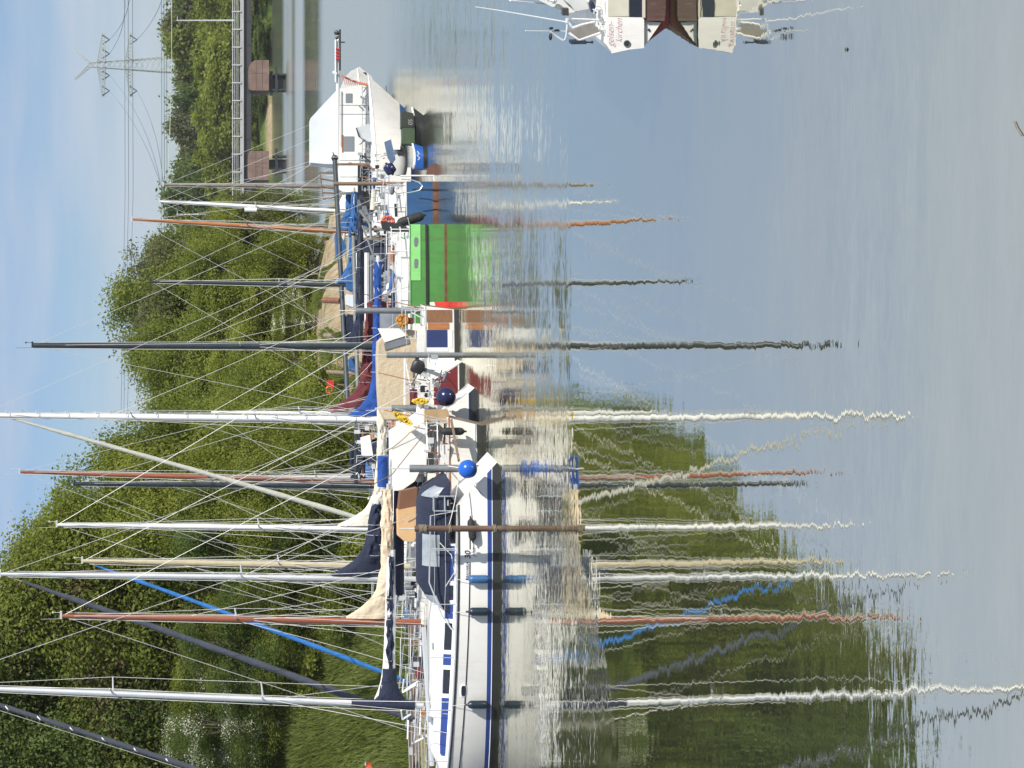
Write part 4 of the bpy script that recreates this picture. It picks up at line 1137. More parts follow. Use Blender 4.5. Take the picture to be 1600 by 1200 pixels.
# dinghy mast roll lying on deck
MB().tube([Vector((4.6, .25, h1.deckz(4.6) + .74)), Vector((8.4, .28, h1.deckz(8.4) + .30))], .07, 9).build('spinnaker_pole', alu, r1)
# fenders on the near side
for yy, m_, lab in ((905, fenb, 'light blue fender hanging in the middle of the white yacht side, nearest the wooden post'), (956, fend, 'dark blue fender hanging below the second cabin window of the white yacht'), (1101, fend, 'dark blue fender hanging beside the oval porthole of the white yacht')):
    _, a = side_at(b1, yy, .80, .15); _, b = side_at(b1, yy, .20, .13); _, rp_ = side_at(b1, yy + 2, 1.20, .03)
    fender(a, b, .112, m_, lab, rp_, 'fenders along the white yacht')
_, a = side_at(b1, 809, .72, .16); _, b = side_at(b1, 846, .66, .16)
fender(a, b, .10, rub, 'black fender lying level between the white yacht and the wooden post', None)
p_, w_ = side_at(b1, 738, .62, .3); ball_fender(I(731, 733, 58.7), .25, ballb, 'bright blue ball fender at the stern of the white yacht', I(700, 728, 59.6))
single('rope', MB().tube([I(741, 759, 59.0), I(755, 774, 59.1)], .010, 5), clgrey, 'short dark line hanging on the stern quarter of the white yacht', 'rope')

# --- 2: boat with the white tent and grey brown transom
b2 = sailboat('white sailboat under a large white tent, with a grey brown transom', 665, 753, 4, 9.2, 2.7, .92, 1.15,
    (972, 962, 97, .088, rdm, dict(step=.5, spreaders=((.52, .62, .2),), r2=.05)), [antif, gelold, gelold], [(.16, 0), (.20, 1), (10.5, 1), (10.02, 1), (10, 1)], stern=.46, rake=-.22,
    transom=greybr, cab=[dict(x0=2.6, x1=6.8, ht=.45, wins=((3, 3.5), (4, 4.5)))],
    boomspec=dict(x=606, yend=764, m=alu, r=.07, cover=cltan, bunch=1.0, fat=.22, seed=5), railopt=dict(n=4), toe=wdm, classic=True)
r2 = b2['root']
MB().tube([b2['h'].pt(t, .215, 1) + Vector((0, .008, 0)) for t in [i / 14 for i in range(15)]], .018, 5).build('white_waterline', whm, r2)
tent = slab([(612, 674), (628, 664), (640, 657), (655, 645), (664, 640), (668, 646), (664, 664), (667, 690), (664, 720), (648, 752), (628, 766), (614, 766)], 63.6, 1.9, .03, .06)
tent.build('cockpit_tent', clwhite, r2, T='world', smooth=30)
slab([(664, 641), (700, 640), (702, 648), (700, 661), (664, 662)], 63.3, .9, .05, .1).build('brown_stern_cover', mat('light_brown_canvas', (.42, .29, .16), .9, var=.15, scale=3, bump=.02, bscale=4), r2, T='world', smooth=30)
slab([(683, 716), (692, 692), (703, 692), (705, 760), (684, 762)], 63.2, .12).build('wooden_rudder', mat('red_varnish', (.24, .06, .025), .4, var=.2), r2, T='world', smooth=0)
slab([(626, 768), (652, 762), (651, 790), (623, 797)], 62.9, .8).build('brown_canvas_flap', clbrown, r2, T='world', smooth=0)
slab([(622, 797), (651, 791), (651, 838), (646, 846), (632, 846), (623, 838)], 62.85, 1.1, .02, .05).build('sand_canvas_roof', clsand, r2, T='world', smooth=30)
single('wooden_plank', MB().bar(I(705, 656, 62.3), I(717, 720, 61.9), .16, .05), wood, 'weathered plank lashed level across the stern of the tented boat', 'plank')
fender(I(688, 674, 62.4), I(727, 674, 62.4), .11, rub, 'black fender hanging behind the plank on the tented boat', I(672, 672, 62.8))
roll = MB().tube([I(623, 768, 64.0), I(623, 850, 64.2), I(624, 928, 64.5)], [.15, .16, .14], 10)
roll.build('navy_awning_roll', clnavy, r2, T='world', smooth=60)
MB().tube([I(598, 713, 63.9), I(598, 760, 64.0)], .16, 10).build('blue_bag', clroyal, r2, T='world', smooth=60)

# --- 3: white boat with navy ball fender
b3 = sailboat('white sailboat with a navy ball fender and an outboard at its stern', 606, 741, 4, 10.2, 2.8, 1.05, 1.2,
    (905, 897, 2, .082, alu, dict(step=.5, spreaders=((.42, .7, .25),))), [antif, navyp, gel], [(.10, 0), (.17, 1), (10.5, 2), (10.02, 2), (10, 2)], rake=.95, stern=.7,
    cab=[dict(x0=2.6, x1=7.2, ht=.45, wins=((3, 3.6), (4, 4.7)))],
    boomspec=dict(x=590, yend=790, m=alu, r=.07, cover=clnavy, bunch=1.1, fat=.30, seed=8), genoa=dict(m=gsail, r=.105, f=.95), railopt=dict(n=4))
ball_fender(I(697, 620, 64.2), .285, balln, 'large dark navy ball fender between two white sterns', I(655, 624, 65.2))
outboard(I(664, 588, 64.7), math.pi - .1, 'black outboard motor tilted up on the rail behind the white stern', sc=1.1, tilt=.35)

# --- 4: dark red hull
b4 = sailboat('dark red hulled sailboat with a white stern and a cream mast', 566, 722, 4, 10.3, 2.7, 1.0, 1.15,
    (886, 877, 130, .095, crm, dict(step=.45, spreaders=((.40, .6, .2),))), [antif, gelold, redp], [(.10, 0), (.14, 1), (10.5, 2), (10.12, 2), (10, 1)], rake=.62, stern=.7, transom=gelold,
    cab=[dict(x0=2.6, x1=6.8, ht=.4)], genoa=dict(m=bsail, r=.075, f=.96), railopt=dict(n=4))
# --- 5: beige tent, navy panel
b5 = sailboat('sailboat under a long beige tent with a brown transom and a navy side panel', 484, 714, 4, 10.6, 2.7, .98, 1.2,
    (827, 820, 90, .075, whm, dict(step=.45, spreaders=((.42, .65, .2),))), [antif, gelold, gel], [(.10, 0), (.15, 1), (10.5, 2), (10.02, 2), (10, 2)], rake=-.12, stern=.6, transom=brownp,
    cab=[dict(x0=4.2, x1=7.6, ht=.4)], boomspec=dict(x=597, yend=628, m=whm, r=.06, cover=clcream, bunch=1.25, fat=.20, seed=9), railopt=dict(n=4))
r5 = b5['root']
def side_panel(bt, ya, yb_, za, zb_, m, nm, off=.012):
    a, _ = side_at(bt, ya, .5); b, _ = side_at(bt, yb_, .5); h = bt['h']; rows = []
    for i in range(6):
        x = lerp(a.x, b.x, i / 5); rows.append([Vector((x, h.side_y(x, z) + off, z)) for z in (za, (za + zb_) / 2, zb_)])
    MB().grid(rows).build(nm, m, bt['root'], smooth=0)
side_panel(b5, 515, 543, .32, .96, mat('navy_panel', (.008, .02, .10), .5, var=.1), 'navy_side_panel')
side_panel(b5, 504.5, 514.6, .26, .93, wdm, 'varnished_corner', .014)
side_panel(b5, 484.5, 504, .16, .96, brownp, 'brown_stern_end', .013)
side_panel(b5, 543, 549, .3, .97, clwhite, 'white_panel_edge', .013); side_panel(b5, 515, 543, .16, .27, whm, 'white_panel_edge', .013)
tb = slab([(592, 535), (600, 527), (612, 520), (640, 515), (655, 518), (658, 540), (657, 600), (655, 640), (650, 655), (602, 655), (594, 640), (592, 600), (591, 560)], 70.4, 2.0, .04, .08)
tb.build('beige_tent', clbeige, r5, T='world', smooth=28)
slab([(600, 537), (637, 526), (640, 536), (602, 547)], 70.36, .03).build('tent_window', clgrey, r5, T='world', smooth=0)
slab([(590, 513), (624, 513), (636, 524), (601, 535)], 70.35, .04).build('white_tent_flap', clwhite, r5, T='world', smooth=0)
MB().bar(I(652, 655, 70.2), I(632, 560, 70.1), .05).bar(I(632, 655, 70.1), I(632, 562, 70.1), .05).build('tent_pole', whm, r5, T='world')
for k_, xx in enumerate((677, 694)):
    fb = thing('square_fender', ['upper', 'lower'][k_] + ' of the two white square fenders beside the navy panel', 'fender', I(xx, 548, 70.0), 0, 'white square fenders')
    a = [I(xx - 8, 543, 70.0), I(xx - 8, 552, 70.0), I(xx + 7, 552, 70.0), I(xx + 7, 543, 70.0)]
    c_ = sum(a, Vector()) / 4; inn = [c_ + (p - c_) * .42 for p in a]; q = Vector((0, .14, 0))
    MB().grid([a, inn, [p + q for p in inn], [p + q for p in a], a], True).build('body', clwhite, fb, T='world', smooth=0)
    MB().tube([I(xx - 8, 547, 70.05), I(658, 546, 70.4)], .01, 4).build('rope', wirew, fb, T='world')
# --- small red dinghy stern
rd = thing('dinghy', 'bright red dinghy end with a white edge between the green and the brown sterns', 'dinghy', I(702, 480, 72.6) * 1.0, math.pi)
hd = Hull(.7, .8, .56, .6, .9, .0, .2)
WM[rd.name] = Matrix.Translation(Vector((I(702, 471.5, 72.6).x, 73.15, 0))) @ Matrix.Rotation(math.pi, 4, 'Z'); rd.location = WM[rd.name].translation
make_hull(hd, rd, [brred, brred, clwhite], [(.1, 0), (.2, 1), (10.3, 1), (10.08, 1), (10, 2)], transom=brred)
# --- 7: green boat
b7 = sailboat('bright green steel sailboat with a light green bulwark and tall white stepped mast', 350, 696, 1.5, 10.4, 2.9, 1.16, 1.3,
    (656, 649, -30, .10, whm, dict(step=.5, steps=True, spreaders=((.33, .8, .2), (.63, .7, .2)))), [rust, greenp, limep, greenp], [(.05, 0), (.5, 1), (10.32, 1), (10.30, 1), (10, 1)], rake=.04, stern=.86, transom=greenp,
    cab=[dict(x0=.9, x1=4.4, ht=.40, wf=.78, aftdrop=.3)], boomspec=dict(x=590, yend=408, m=alu, r=.07, cover=clroyal, bunch=.85, fat=.17, seed=11), genoa=dict(m=sailc, r=.088, f=.975), railopt=dict(n=5, m=whm, r=.016), toe=greenp, frac=.95)
r7, h7 = b7['root'], b7['h']
a_, _ = side_at(b7, 350.5, .95); e_, _ = side_at(b7, 438, .95); rows = []
for i in range(9):
    x = lerp(a_.x, e_.x, i / 8); rows.append([Vector((x, h7.side_y(x, .84) + .02, .84)), Vector((x, h7.side_y(x, 1.0) + .03, 1.15)), Vector((x, h7.side_y(x, 1.0) - .05, 1.17)), Vector((x, h7.side_y(x, 1.0) - .08, .9))])
g_ = MB().grid(rows, True); g_.poly(rows[0]); g_.poly(rows[-1][::-1]); bw = g_.build('light_green_bulwark', limep, r7, smooth=0)
for yy in (378, 412):
    c_, _ = side_at(b7, yy, 1.0); o2 = []
    for i in range(24):
        t = 2 * math.pi * i / 24; dx = math.copysign(abs(math.cos(t)) ** .7, math.cos(t)) * .165; dz = math.copysign(abs(math.sin(t)) ** .7, math.sin(t)) * .065
        zz = .99 + dz; o2.append(Vector((c_.x + dx, h7.side_y(c_.x, .84 if zz < .84 else 1.0) + .035 + (zz - .99) * .05, zz)))
    MB().poly(o2).build('oval_window', glassg, bw, smooth=0)
along(h7, r7, .52, .045, rub, 'rubbing_strake', .0, 1, .02)
slab([(652, 440), (655, 440), (657, 482), (644, 483), (641, 442)], 74.0, .5).build('grey_side_cloth', mat('grey_cloth', (.42, .44, .42), .9, var=.2, stretch=(8, 1, 1)), r7, T='world', smooth=0)
slab([(630, 401), (634, 401), (637, 480), (631, 482), (628, 440)], 74.4, .3, .02).build('yellow_green_sail_bag', mat('yellow_green_cloth', (.38, .52, .05), .85, var=.15, bump=.01), r7, T='world', smooth=40)
# dark red boom cover above it, on the neighbour's mast
b6 = sailboat('sailboat behind the green one with a dark red sail cover', 470, 678, 3, 8.6, 2.6, 1.0, 1.1,
    (646, 644, 330, .07, whm, dict(step=.5, spreaders=((.5, .5, .2),), halyards=False, head=False)), [antif, gel, gel], [(.1, 0), (.2, 1), (10.5, 1), (10.02, 1), (10, 1)], stern=.7,
    cab=[dict(x0=2., x1=6.0, ht=.5, wins=((2.5, 3.2), (3.6, 4.4)))], boomspec=dict(x=578, yend=486, m=wdm, r=.06, cover=clred, bunch=1.1, fat=.34, seed=12, rise=-.1), railopt=dict(n=4))
slab([(577, 472), (590, 470), (640, 474), (642, 500), (640, 545), (592, 548)], 79.6, 1.8, .03).build('dark_red_cockpit_tent', clred, b6['root'], T='world', smooth=30)
# --- 8: blue boat
b8 = sailboat('blue hulled sailboat with a white cabin and thick black mast', 284, 681, 1.5, 8.4, 2.6, 1.02, 1.15,
    (541, 540, 52, .11, dkm, dict(step=.4, spreaders=((.42, .55, .1),), r2=.09)), [rust, gelold, blueh], [(.08, 0), (.12, 0), (10.5, 2), (10.02, 2), (10, 2)], rake=.0, stern=.8,
    cab=[dict(x0=.25, x1=3.6, ht=.52, wf=.8, wins=((.75, 1.2),), zwin=(.15, .8), aftdrop=.0)], boomspec=dict(x=562, yend=330, m=dkm, r=.08, cover=clnavy, bunch=.35, fat=.12), railopt=dict(n=4))
fender(I(619, 350, 76.6), I(664, 336, 76.6), .165, rub, 'fat black fender slanting over the corner of the blue hull', I(602, 352, 77.4))
# --- masts of the rafts behind
b9 = sailboat('dark masted sailboat behind the cream sail cover', 600, 684, 4, 8.2, 2.5, 1.0, 1.1,
    (760, 756, 118, .085, dkm, dict(step=.4, spreaders=((.5, .5, .2),), r2=.07)), [antif, gelold, gelold], [(.1, 0), (.2, 1), (10.5, 1), (10.02, 1), (10, 1)], cab=[dict(x0=2, x1=6, ht=.5, wins=((2.5, 3.2),))],
    boomspec=dict(x=556, yend=640, m=dkm, r=.07, cover=None), railopt=dict(n=4))
b10 = sailboat('sailboat with a red brown wooden mast, behind the dark masted one', 590, 662, 4, 9.0, 2.6, 1.1, 1.2,
    (753, 737, 32, .085, rdm, dict(step=.4, spreaders=((.48, .6, .2),))), [antif, gelold, gelold], [(.1, 0), (.2, 1), (10.5, 1), (10.02, 1), (10, 1)], cab=[dict(x0=2, x1=6, ht=.5, wins=((2.5, 3.2),))],
    boomspec=dict(x=566, yend=650, m=wdm, r=.06, cover=clnavy, fat=.14, bunch=.3), railopt=dict(n=4), classic=True)
b10b = sailboat('sailboat with a navy covered boom, left of the tall stepped mast', 640, 646, 4, 8.0, 2.5, 1.0, 1.1,
    (746, 745, 400, .075, alu, dict(step=.4, spreaders=((.5, .5, .2),), halyards=False)), [antif, navyp, gel], [(.1, 0), (.2, 1), (10.5, 2), (10.02, 2), (10, 2)], cab=[dict(x0=2, x1=6, ht=.5, wins=((2.5, 3.2),))],
    boomspec=dict(x=549, yend=700, m=clnavy, r=.09, cover=None), railopt=dict(n=4))
# --- 12: striped boat
b12 = sailboat('sailboat with navy and white striped cabin behind the blue boom cover', 262, 652, 2, 9.6, 2.8, 1.1, 1.25,
    (446, 440, 237, .07, dkm, dict(step=.5, spreaders=((.42, .6, .2),))), [antif, navyp, gel], [(.1, 0), (.25, 1), (10.5, 2), (10.02, 2), (10, 2)],
    cab=[dict(x0=2.0, x1=7.5, ht=.55, wins=((2.4, 3.2), (3.6, 4.6)))], boomspec=dict(x=553, yend=300, m=crm, r=.06, cover=clblue, fat=.16, bunch=.5), railopt=dict(n=5))
for k_, (xa, mm) in enumerate(((557, whm), (561.5, navyp), (567, navyp), (573, whm), (580, clgrey))):
    MB().tube([I(xa, 395 + (12 if k_ > 3 else 0), 85.4), I(xa, 502, 85.4)], .075 if k_ != 3 else .11, 8).build('long_roll', mm, b12['root'], T='world')
b13 = sailboat('sailboat with an orange wooden mast near the motor boats', 215, 624, 2, 9.0, 2.7, 1.1, 1.2,
    (364, 343, 207, .078, wdm, dict(step=.4, spreaders=((.5, .5, .2),))), [antif, redp, gel], [(.1, 0), (.25, 1), (10.5, 2), (10.02, 2), (10, 2)],
    cab=[dict(x0=2, x1=6, ht=.5, wins=((2.5, 3.2),))], boomspec=dict(x=548, yend=250, m=wdm, r=.06, cover=clblue, fat=.2, bunch=.4), railopt=dict(n=4), classic=True)
b14 = sailboat('sailboat with a short white mast carrying a white radar dome', 180, 603, 2, 8.4, 2.6, 1.1, 1.2,
    (331, 315, 250, .075, whm, dict(step=.4, spreaders=((.5, .5, .2),))), [antif, navyp, gel], [(.1, 0), (.25, 1), (10.5, 2), (10.02, 2), (10, 2)],
    cab=[dict(x0=2, x1=6, ht=.5)], boomspec=dict(x=545, yend=230, m=alu, r=.06, cover=clwhite, fat=.2, bunch=.4), railopt=dict(n=4))
MB().tube([I(382, 327.5, b14['Dm'] - .3), I(401, 328, b14['Dm'] - .3)], .11, 10).build('radar_dome', whm, b14['root'], T='world')
b15 = sailboat('sailboat with a short grey brown mast, rightmost of the masts', 160, 594, 2, 8.0, 2.6, 1.1, 1.2,
    (292, 289, 256, .085, mat('grey_brown_spar', (.19, .165, .14), .6, var=.2), dict(step=.4, spreaders=((.5, .4, .1),), r2=.075)), [antif, gelold, gelold], [(.1, 0), (.25, 1), (10.5, 1), (10.02, 1), (10, 1)],
    cab=[dict(x0=2, x1=6, ht=.5)], boomspec=None, railopt=dict(n=4))

# ------------------------------------------------------------------ motor boats on the right
def motorboat(label, ybow, xwl, L, B, fs, fb, hm, bands, yaw=178.0):
    D = WD(xwl); ang = R(180 - yaw) ; h = Hull(L, B, fs, fb, .85, .1, 1.3)
    fwd = Vector((math.cos(ang), math.sin(ang), 0)); stb = Vector((math.sin(ang), -math.cos(ang), 0))
    bow = Vector(((600 - ybow) / F * D, D, 0)); org = bow - fwd * L - stb * (-B / 2 * .9)
    root = thing('motor_boat', label, 'motor boat', org, ang, 'motor boats at the right end')
    make_hull(h, root, hm, bands); toe_rail(h, root, whm)
    return dict(root=root, h=h)
m1 = motorboat('long white motor cruiser with a blue waterline and a high white wheelhouse', 128, 628, 8.6, 2.9, 1.15, 1.45, [blueh, gel, gel], [(.2, 0), (.24, 1), (10.5, 1), (10.1, 1), (10, 1)])
D1 = 94.6
rm = m1['root']
wh = slab([(528, 139), (528, 232), (530, 296), (536, 300), (586, 300), (586, 132), (575, 131), (556, 134)], D1, 2.1, .01, .05)
wh.build('wheelhouse', gel, rm, T='world', smooth=20)
slab([(537, 213), (553, 213), (553, 236), (537, 236)], D1 - .03, .06).build('window', glassg, rm, T='world', smooth=0)
slab([(534, 211), (536.6, 211), (536.6, 238), (534, 238)], D1 - .02, .05).build('wooden_trim', wdm, rm, T='world', smooth=0)
slab([(559, 258), (573, 255), (580, 262), (580, 318), (565, 322), (559, 300)], D1 - .05, .08).build('window', glassd, rm, T='world', smooth=0)
slab([(556, 200), (563, 198), (580, 208), (580, 218), (570, 221), (560, 213)], D1 - .06, .1).build('window', glassd, rm, T='world', smooth=0)
slab([(582, 132), (586, 132), (586, 300), (582, 300)], D1 - .25, .25).build('side_deck_edge', whm, rm, T='world', smooth=0)
rl = MB()
for yy in range(136, 300, 16): rl.tube([I(585, yy, D1 - .3), I(566, yy + 1, D1 - .3)], .014, 5)
for xx in (566, 575): rl.tube([I(xx, 134, D1 - .3), I(xx, 298, D1 - .3)], .014, 5)
rl.build('side_rail', steel, rm, T='world')
rr_ = random.Random(4); gear = MB()
for i in range(46):
    y0 = rr_.uniform(134, 300); x0 = rr_.uniform(566, 598); gear.bar(I(x0, y0, D1 - rr_.uniform(.3, .9)), I(x0 + rr_.uniform(-12, 12), y0 + rr_.uniform(-9, 9), D1 - rr_.uniform(.3, .9)), rr_.uniform(.015, .05))
gear.build('deck_gear', clgrey, rm, T='world', smooth=0)
for yy in (164, 178, 250, 276): slab([(531, yy), (583, yy), (583, yy + .7), (531, yy + .7)], D1 - .012, .03).build('panel_seam', clgrey, rm, T='world', smooth=0)
slab([(540, 146), (550, 146), (550, 160), (540, 160)], D1 - .03, .06).build('window', glassg, rm, T='world', smooth=0)
slab([(590, 300), (590, 345), (608, 350), (612, 300)], D1 - .1, 1.4, .02).build('aft_cockpit', gelold, rm, T='world', smooth=20)
slab([(556, 300), (560, 345), (588, 347), (588, 300)], D1 + .3, 1.2, .02).build('aft_canopy', clgrey, rm, T='world', smooth=20)
MB().tube([I(533, 142, D1 - .05), I(533, 230, D1 - .05)], .02, 5).build('grab_rail', steel, rm, T='world')
MB().tube([I(603, 134, D1 - .03), I(611, 200, D1 - .12), I(614, 230, D1 - .1)], .03, 5).build('hull_moulding', clgrey, rm, T='world')
# grey covered equipment at the rail
slab([(559, 199), (576, 193), (582, 198), (582, 222), (575, 221), (565, 215)], D1 - .9, .5, .02).build('grey_rail_cover', mat('silver_cover', (.42, .44, .45), .6, var=.1), rm, T='world', smooth=40)
# A-frame ladder
lad = MB()
lad.tube([I(563, 240, D1 - .5), I(563, 276, D1 - .5)], .03, 5).tube([I(563, 240, D1 - .5), I(580, 254, D1 - .5)], .03, 5)
for k_ in range(5): lad.tube([I(563, 244 + k_ * 7, D1 - .5), I(579, 246 + k_ * 7, D1 - .5)], .022, 5)
lad.build('folding_ladder', dkm, rm, T='world')
tnt = slab([(485, 185), (485, 254), (508, 256), (530, 256), (530, 137), (508, 160)], D1 + .6, 2.6, .01, .08)
tnt.build('roof_tarpaulin', tarp, rm, T='world', smooth=25)
leg = MB()
for yy in (257, 262, 268, 275): leg.tube([I(530 - (20 if yy > 257 else 44), yy, D1 + 1), I(531, yy, D1 + 1)], .022, 5)
leg.build('tarpaulin_frame', galv, rm, T='world')
m2 = motorboat('white motor boat with a black underside, the farthest right, bow to the right', 114, 609, 7.6, 2.6, 1.2, 1.5, [blk, gel, gel], [(.28, 0), (.30, 1), (10.5, 1), (10.1, 1), (10, 1)])
D2 = 102.2
slab([(540, 119), (548, 111), (562, 104), (566, 108), (573, 113), (580, 119), (584, 128), (584, 200), (534, 200), (532, 138)], D2, 2.0, .02, .05).build('cabin', mat('grey_white_canvas', (.60, .60, .57), .8, var=.1, bump=.03, bscale=2), m2['root'], T='world', smooth=25)
slab([(565, 113), (572, 113), (572, 119), (565, 119)], D2 - .03, .05).build('window', glassd, m2['root'], T='world', smooth=0)
# lowered mast with radar sticking out to the right, red and white tape
lm = thing('lowered_mast', 'lowered white mast with radar gear, lying level and sticking out right of the motor cruiser', 'mast', I(528, 60, 93.4))
MB().tube([I(529, 48, 93.4), I(528, 135, 93.4), I(526.5, 262, 93.4)], [.06, .075, .075], 8).build('spar', whm, lm, T='world')
MB().tube([I(524.5, 62, 93.3), I(524.5, 128, 93.3)], .045, 6).build('side_spar', alu, lm, T='world')
MB().tube([I(531, 46, 93.2), I(531, 110, 93.2)], .05, 6).ball(I(526, 51, 93.2), .11, 8).ball(I(526.5, 59, 93.2), .07, 8).bar(I(531, 66, 93.2), I(539, 66, 93.2), .05).build('radar_gear', blk, lm, T='world')
for k_ in range(4): MB().box(I(527.5, 77 + k_ * 5, 93.25), (.05, .19, .17)).build('red_marking', brred, lm, T='world')
MB().tube([I(519.5, 112, 93.3), I(526, 116, 93.3)], .07, 8).build('white_lamp', whm, lm, T='world')
tape = MB().tube([I(533, 118, 93.8), I(552, 127, 93.8), I(577, 134, 93.8)], [.045, .04, .05], 5)
for k_ in range(12):
    x0 = 537 + k_ * 3.2; tape.bar(I(x0, 121 + k_ * .8, 93.8), I(x0 + 2.5, 133, 93.9), .028)
single('barrier_netting', tape, mat('salmon_tape', (.66, .22, .15), .7), 'red and white netting strung slanting at the bow of the motor cruiser', 'netting')

# green covered boxes, blue dinghy, inflatable, brown buoy
cb = thing('work_boat', 'small dark boat carrying two olive green covered motors', 'work boat', I(664, 200, 82.4))
WM[cb.name] = Matrix.Translation(Vector((I(664, 228, 82.4).x, 83.0, 0))); cb.location = WM[cb.name].translation
hc_ = Hull(1.5, 1.1, .36, .4, .9, 0, .3); make_hull(hc_, cb, [antif, antif], [(.1, 0), (.2, 1), (10.1, 1), (10, 1)])
slab([(627, 175), (634, 174), (646, 177), (648, 198), (627, 199)], 82.3, .8, .04, .05).build('dark_green_cover', doliv, cb, T='world', smooth=30)
slab([(629, 199.5), (648, 199), (648, 222), (646, 225), (628, 224)], 82.25, .8, .04, .05).build('green_cover', oliv, cb, T='world', smooth=30)
vs, fs = text_mesh('05', .22, .1)
MB().add([I(644, 196, 82.2) + Vector((v.x, -.08, v.y + .0)) for v in vs], fs).build('lettering', greyt, cb, T='world', smooth=0)
bd = thing('dinghy', 'small royal blue dinghy hull with a pale squiggle, left of the green covered motors', 'dinghy', I(667, 240, 81.6))
WM[bd.name] = Matrix.Translation(Vector((I(667, 262, 81.6).x, 82.2, 0))); bd.location = WM[bd.name].translation
hb_ = Hull(.95, .8, .42, .45, .9, 0, .15); make_hull(hb_, bd, [antif, mat('royal_blue_paint', (.02, .11, .42), .4)], [(.1, 0), (.14, 1), (10.1, 1), (10, 1)])
MB().tube([I(652, 236, 81.55), I(655, 240, 81.55), I(652, 243, 81.55), I(656, 247, 81.55), I(653, 250, 81.55)], .02, 5).build('pale_squiggle', clwhite, bd, T='world')
inf = thing('inflatable_dinghy', 'grey inflatable dinghy hoisted at a stern behind the blue hull', 'dinghy', I(640, 250, 82.8))
rows = []
for i in range(9):
    t = i / 8; c_ = I(612 + 24 * 0, 228 + 46 * t, 83.2); c_.z = CH - (626 - VH) * 83.2 / F
    rr2 = .26 * (1 - .25 * abs(2 * t - 1) ** 3); rows.append([c_ + Vector((0, math.cos(a) * rr2, math.sin(a) * rr2)) for a in [2 * math.pi * j / 14 for j in range(14)]])
g_ = MB().grid(rows, True); g_.poly(rows[0]); g_.poly(rows[-1][::-1]); g_.build('tube', pvcg, inf, T='world', smooth=60)
for yy in (232, 238): slab([(621, yy), (632, yy), (632, yy + 4), (621, yy + 4)], 82.9, .05).build('dark_patch', rub, inf, T='world', smooth=0)
MB().box(I(617, 231, 83.1), (.18, .5, .36)).build('white_cap', clwhite, inf, T='world')
rp_ = [I(681.5, 273, 77.9)] + [I(681.5 - 15 * math.sin(a), 270 - 15 * math.cos(a), 77.9) for a in [math.pi / 2 * i / 8 for i in range(9)]] + [I(666.5, 273, 77.9)]
MB().prism(rp_[::-1], (0, .09, 0)).build('rudder', mat('brown_rudder', (.13, .06, .045), .7, var=.2), b8['root'], T='world', smooth=0)
fender(I(604, 256, 80), I(614, 272, 80), .20, balln, 'short navy fender hanging beside the grey inflatable', I(597, 262, 80.4))
slab_ = slab([(601, 222), (611, 218), (618, 248), (612, 256), (606, 245)], 81, .25, .05)
single('folded_awning', slab_, mat('slate_blue_canvas', (.10, .16, .26), .85, var=.2), 'slate blue folded awning hanging by the grey inflatable', 'awning')
# curved boarding hoop at the blue stern
single('boarding_hoop', MB().tube([I(627, 280, 77), I(643, 281, 77), I(655, 285, 77), I(660, 291, 77), I(656, 297, 77), I(645, 300, 77), I(634, 302, 77)], .022, 6), steel, 'curved steel hoop hanging over the blue hull near its stern', 'hoop')
MB().tube([I(625, 275, 77.2), I(644, 274.5, 77.2), I(678, 274.5, 77.2)], .03, 6).tube([I(678, 274.5, 77.2), I(679, 283, 77.2)], .03, 6).build('swim_ladder', whm, b8['root'], T='world')

# ------------------------------------------------------------------ long spars, posts, jetty
for (a, b, r_, m_, lab) in (((523, 246, 90), (543, 628, 84.5), .098, dkm, 'long dark lowered mast lying level behind the boats, upper of the two'),
                            ((552, 364, 84.2), (561, 676, 81.5), .075, mat('grey_olive_spar', (.16, .17, .155), .6, var=.2), 'long grey olive spar lying level below the dark lowered mast')):
    o_ = thing('lowered_spar', lab, 'spar', I(*a)); MB().tube([I(*a), I(*b)], [r_, r_], 10).build('spar', m_, o_, T='world')
    MB().ball(I(a[0], a[1] + 1, a[2] - .05), r_ * 1.5, 8).bar(I(a[0] - 3, a[1] - 8, a[2] - .2), I(a[0], a[1], a[2] - .1), .04).build('end_fitting', blk, o_, T='world')
    for f_ in (.03, .97):
        q = I(*a).lerp(I(*b), f_); MB().bar((q.x, q.y, q.z - r_), (q.x, q.y, max(.9, q.z - 1.4)), .09).build('support', wood, o_, T='world')
def pile(y, xtop, xwl, r, m, label, spike=0, lean=0, name='mooring_pile', extra=True):
    D = WD(xwl); o = thing(name, label, 'mooring post', Vector(((600 - y) / F * D, D, 0)), 0, 'mooring posts')
    t = I(xtop, y - lean, D); b = Vector(((600 - y) / F * D, D, -1.0))
    pts = [b.lerp(t, i / 6) for i in range(7)]
    MB().tube(pts, [r * (1 + .03 * math.sin(i * 2.1)) for i in range(7)], 14).build('post', m, o, T='world')
    if spike: MB().tube([t, t + Vector((0, 0, spike))], .02, 6).build('spike', galv, o, T='world')
    return o, D
po, Dp = pile(826, 648, 783, .08, mat('old_brown_post', (.11, .062, .042), .8, var=.35, scale=3, stretch=(4, 4, .5), bump=.008, bscale=10, dirt=((.25, .21, .17), .5, 2)), 'slim brown wooden post with rope lashings in front of the white yacht', .4)
for xx, n_ in ((655, 5), (662, 4), (701, 3), (771, 3)):
    q = []
    for i in range(n_ * 12): a = i / 12 * 2 * math.pi; q.append(I(xx + i * .09, 826, Dp) + Vector((math.cos(a) * .10, math.sin(a) * .10, .02 * math.sin(i * 1.3))))
    MB().tube(q, .014, 5).build('rope_lashing', mat('old_rope', (.22, .19, .13), .9), po, T='world')
pile(555, 604, 723, .088, gpipe, 'grey steel post with flat top in front of the beige tent', .42)
pile(485.5, 556, 700, .098, gpipe, 'grey steel post crossing the royal blue boom cover', .55)
pile(638, 612, 732, .105, gpipe, 'grey steel post at the left end of the beige tent', .5)
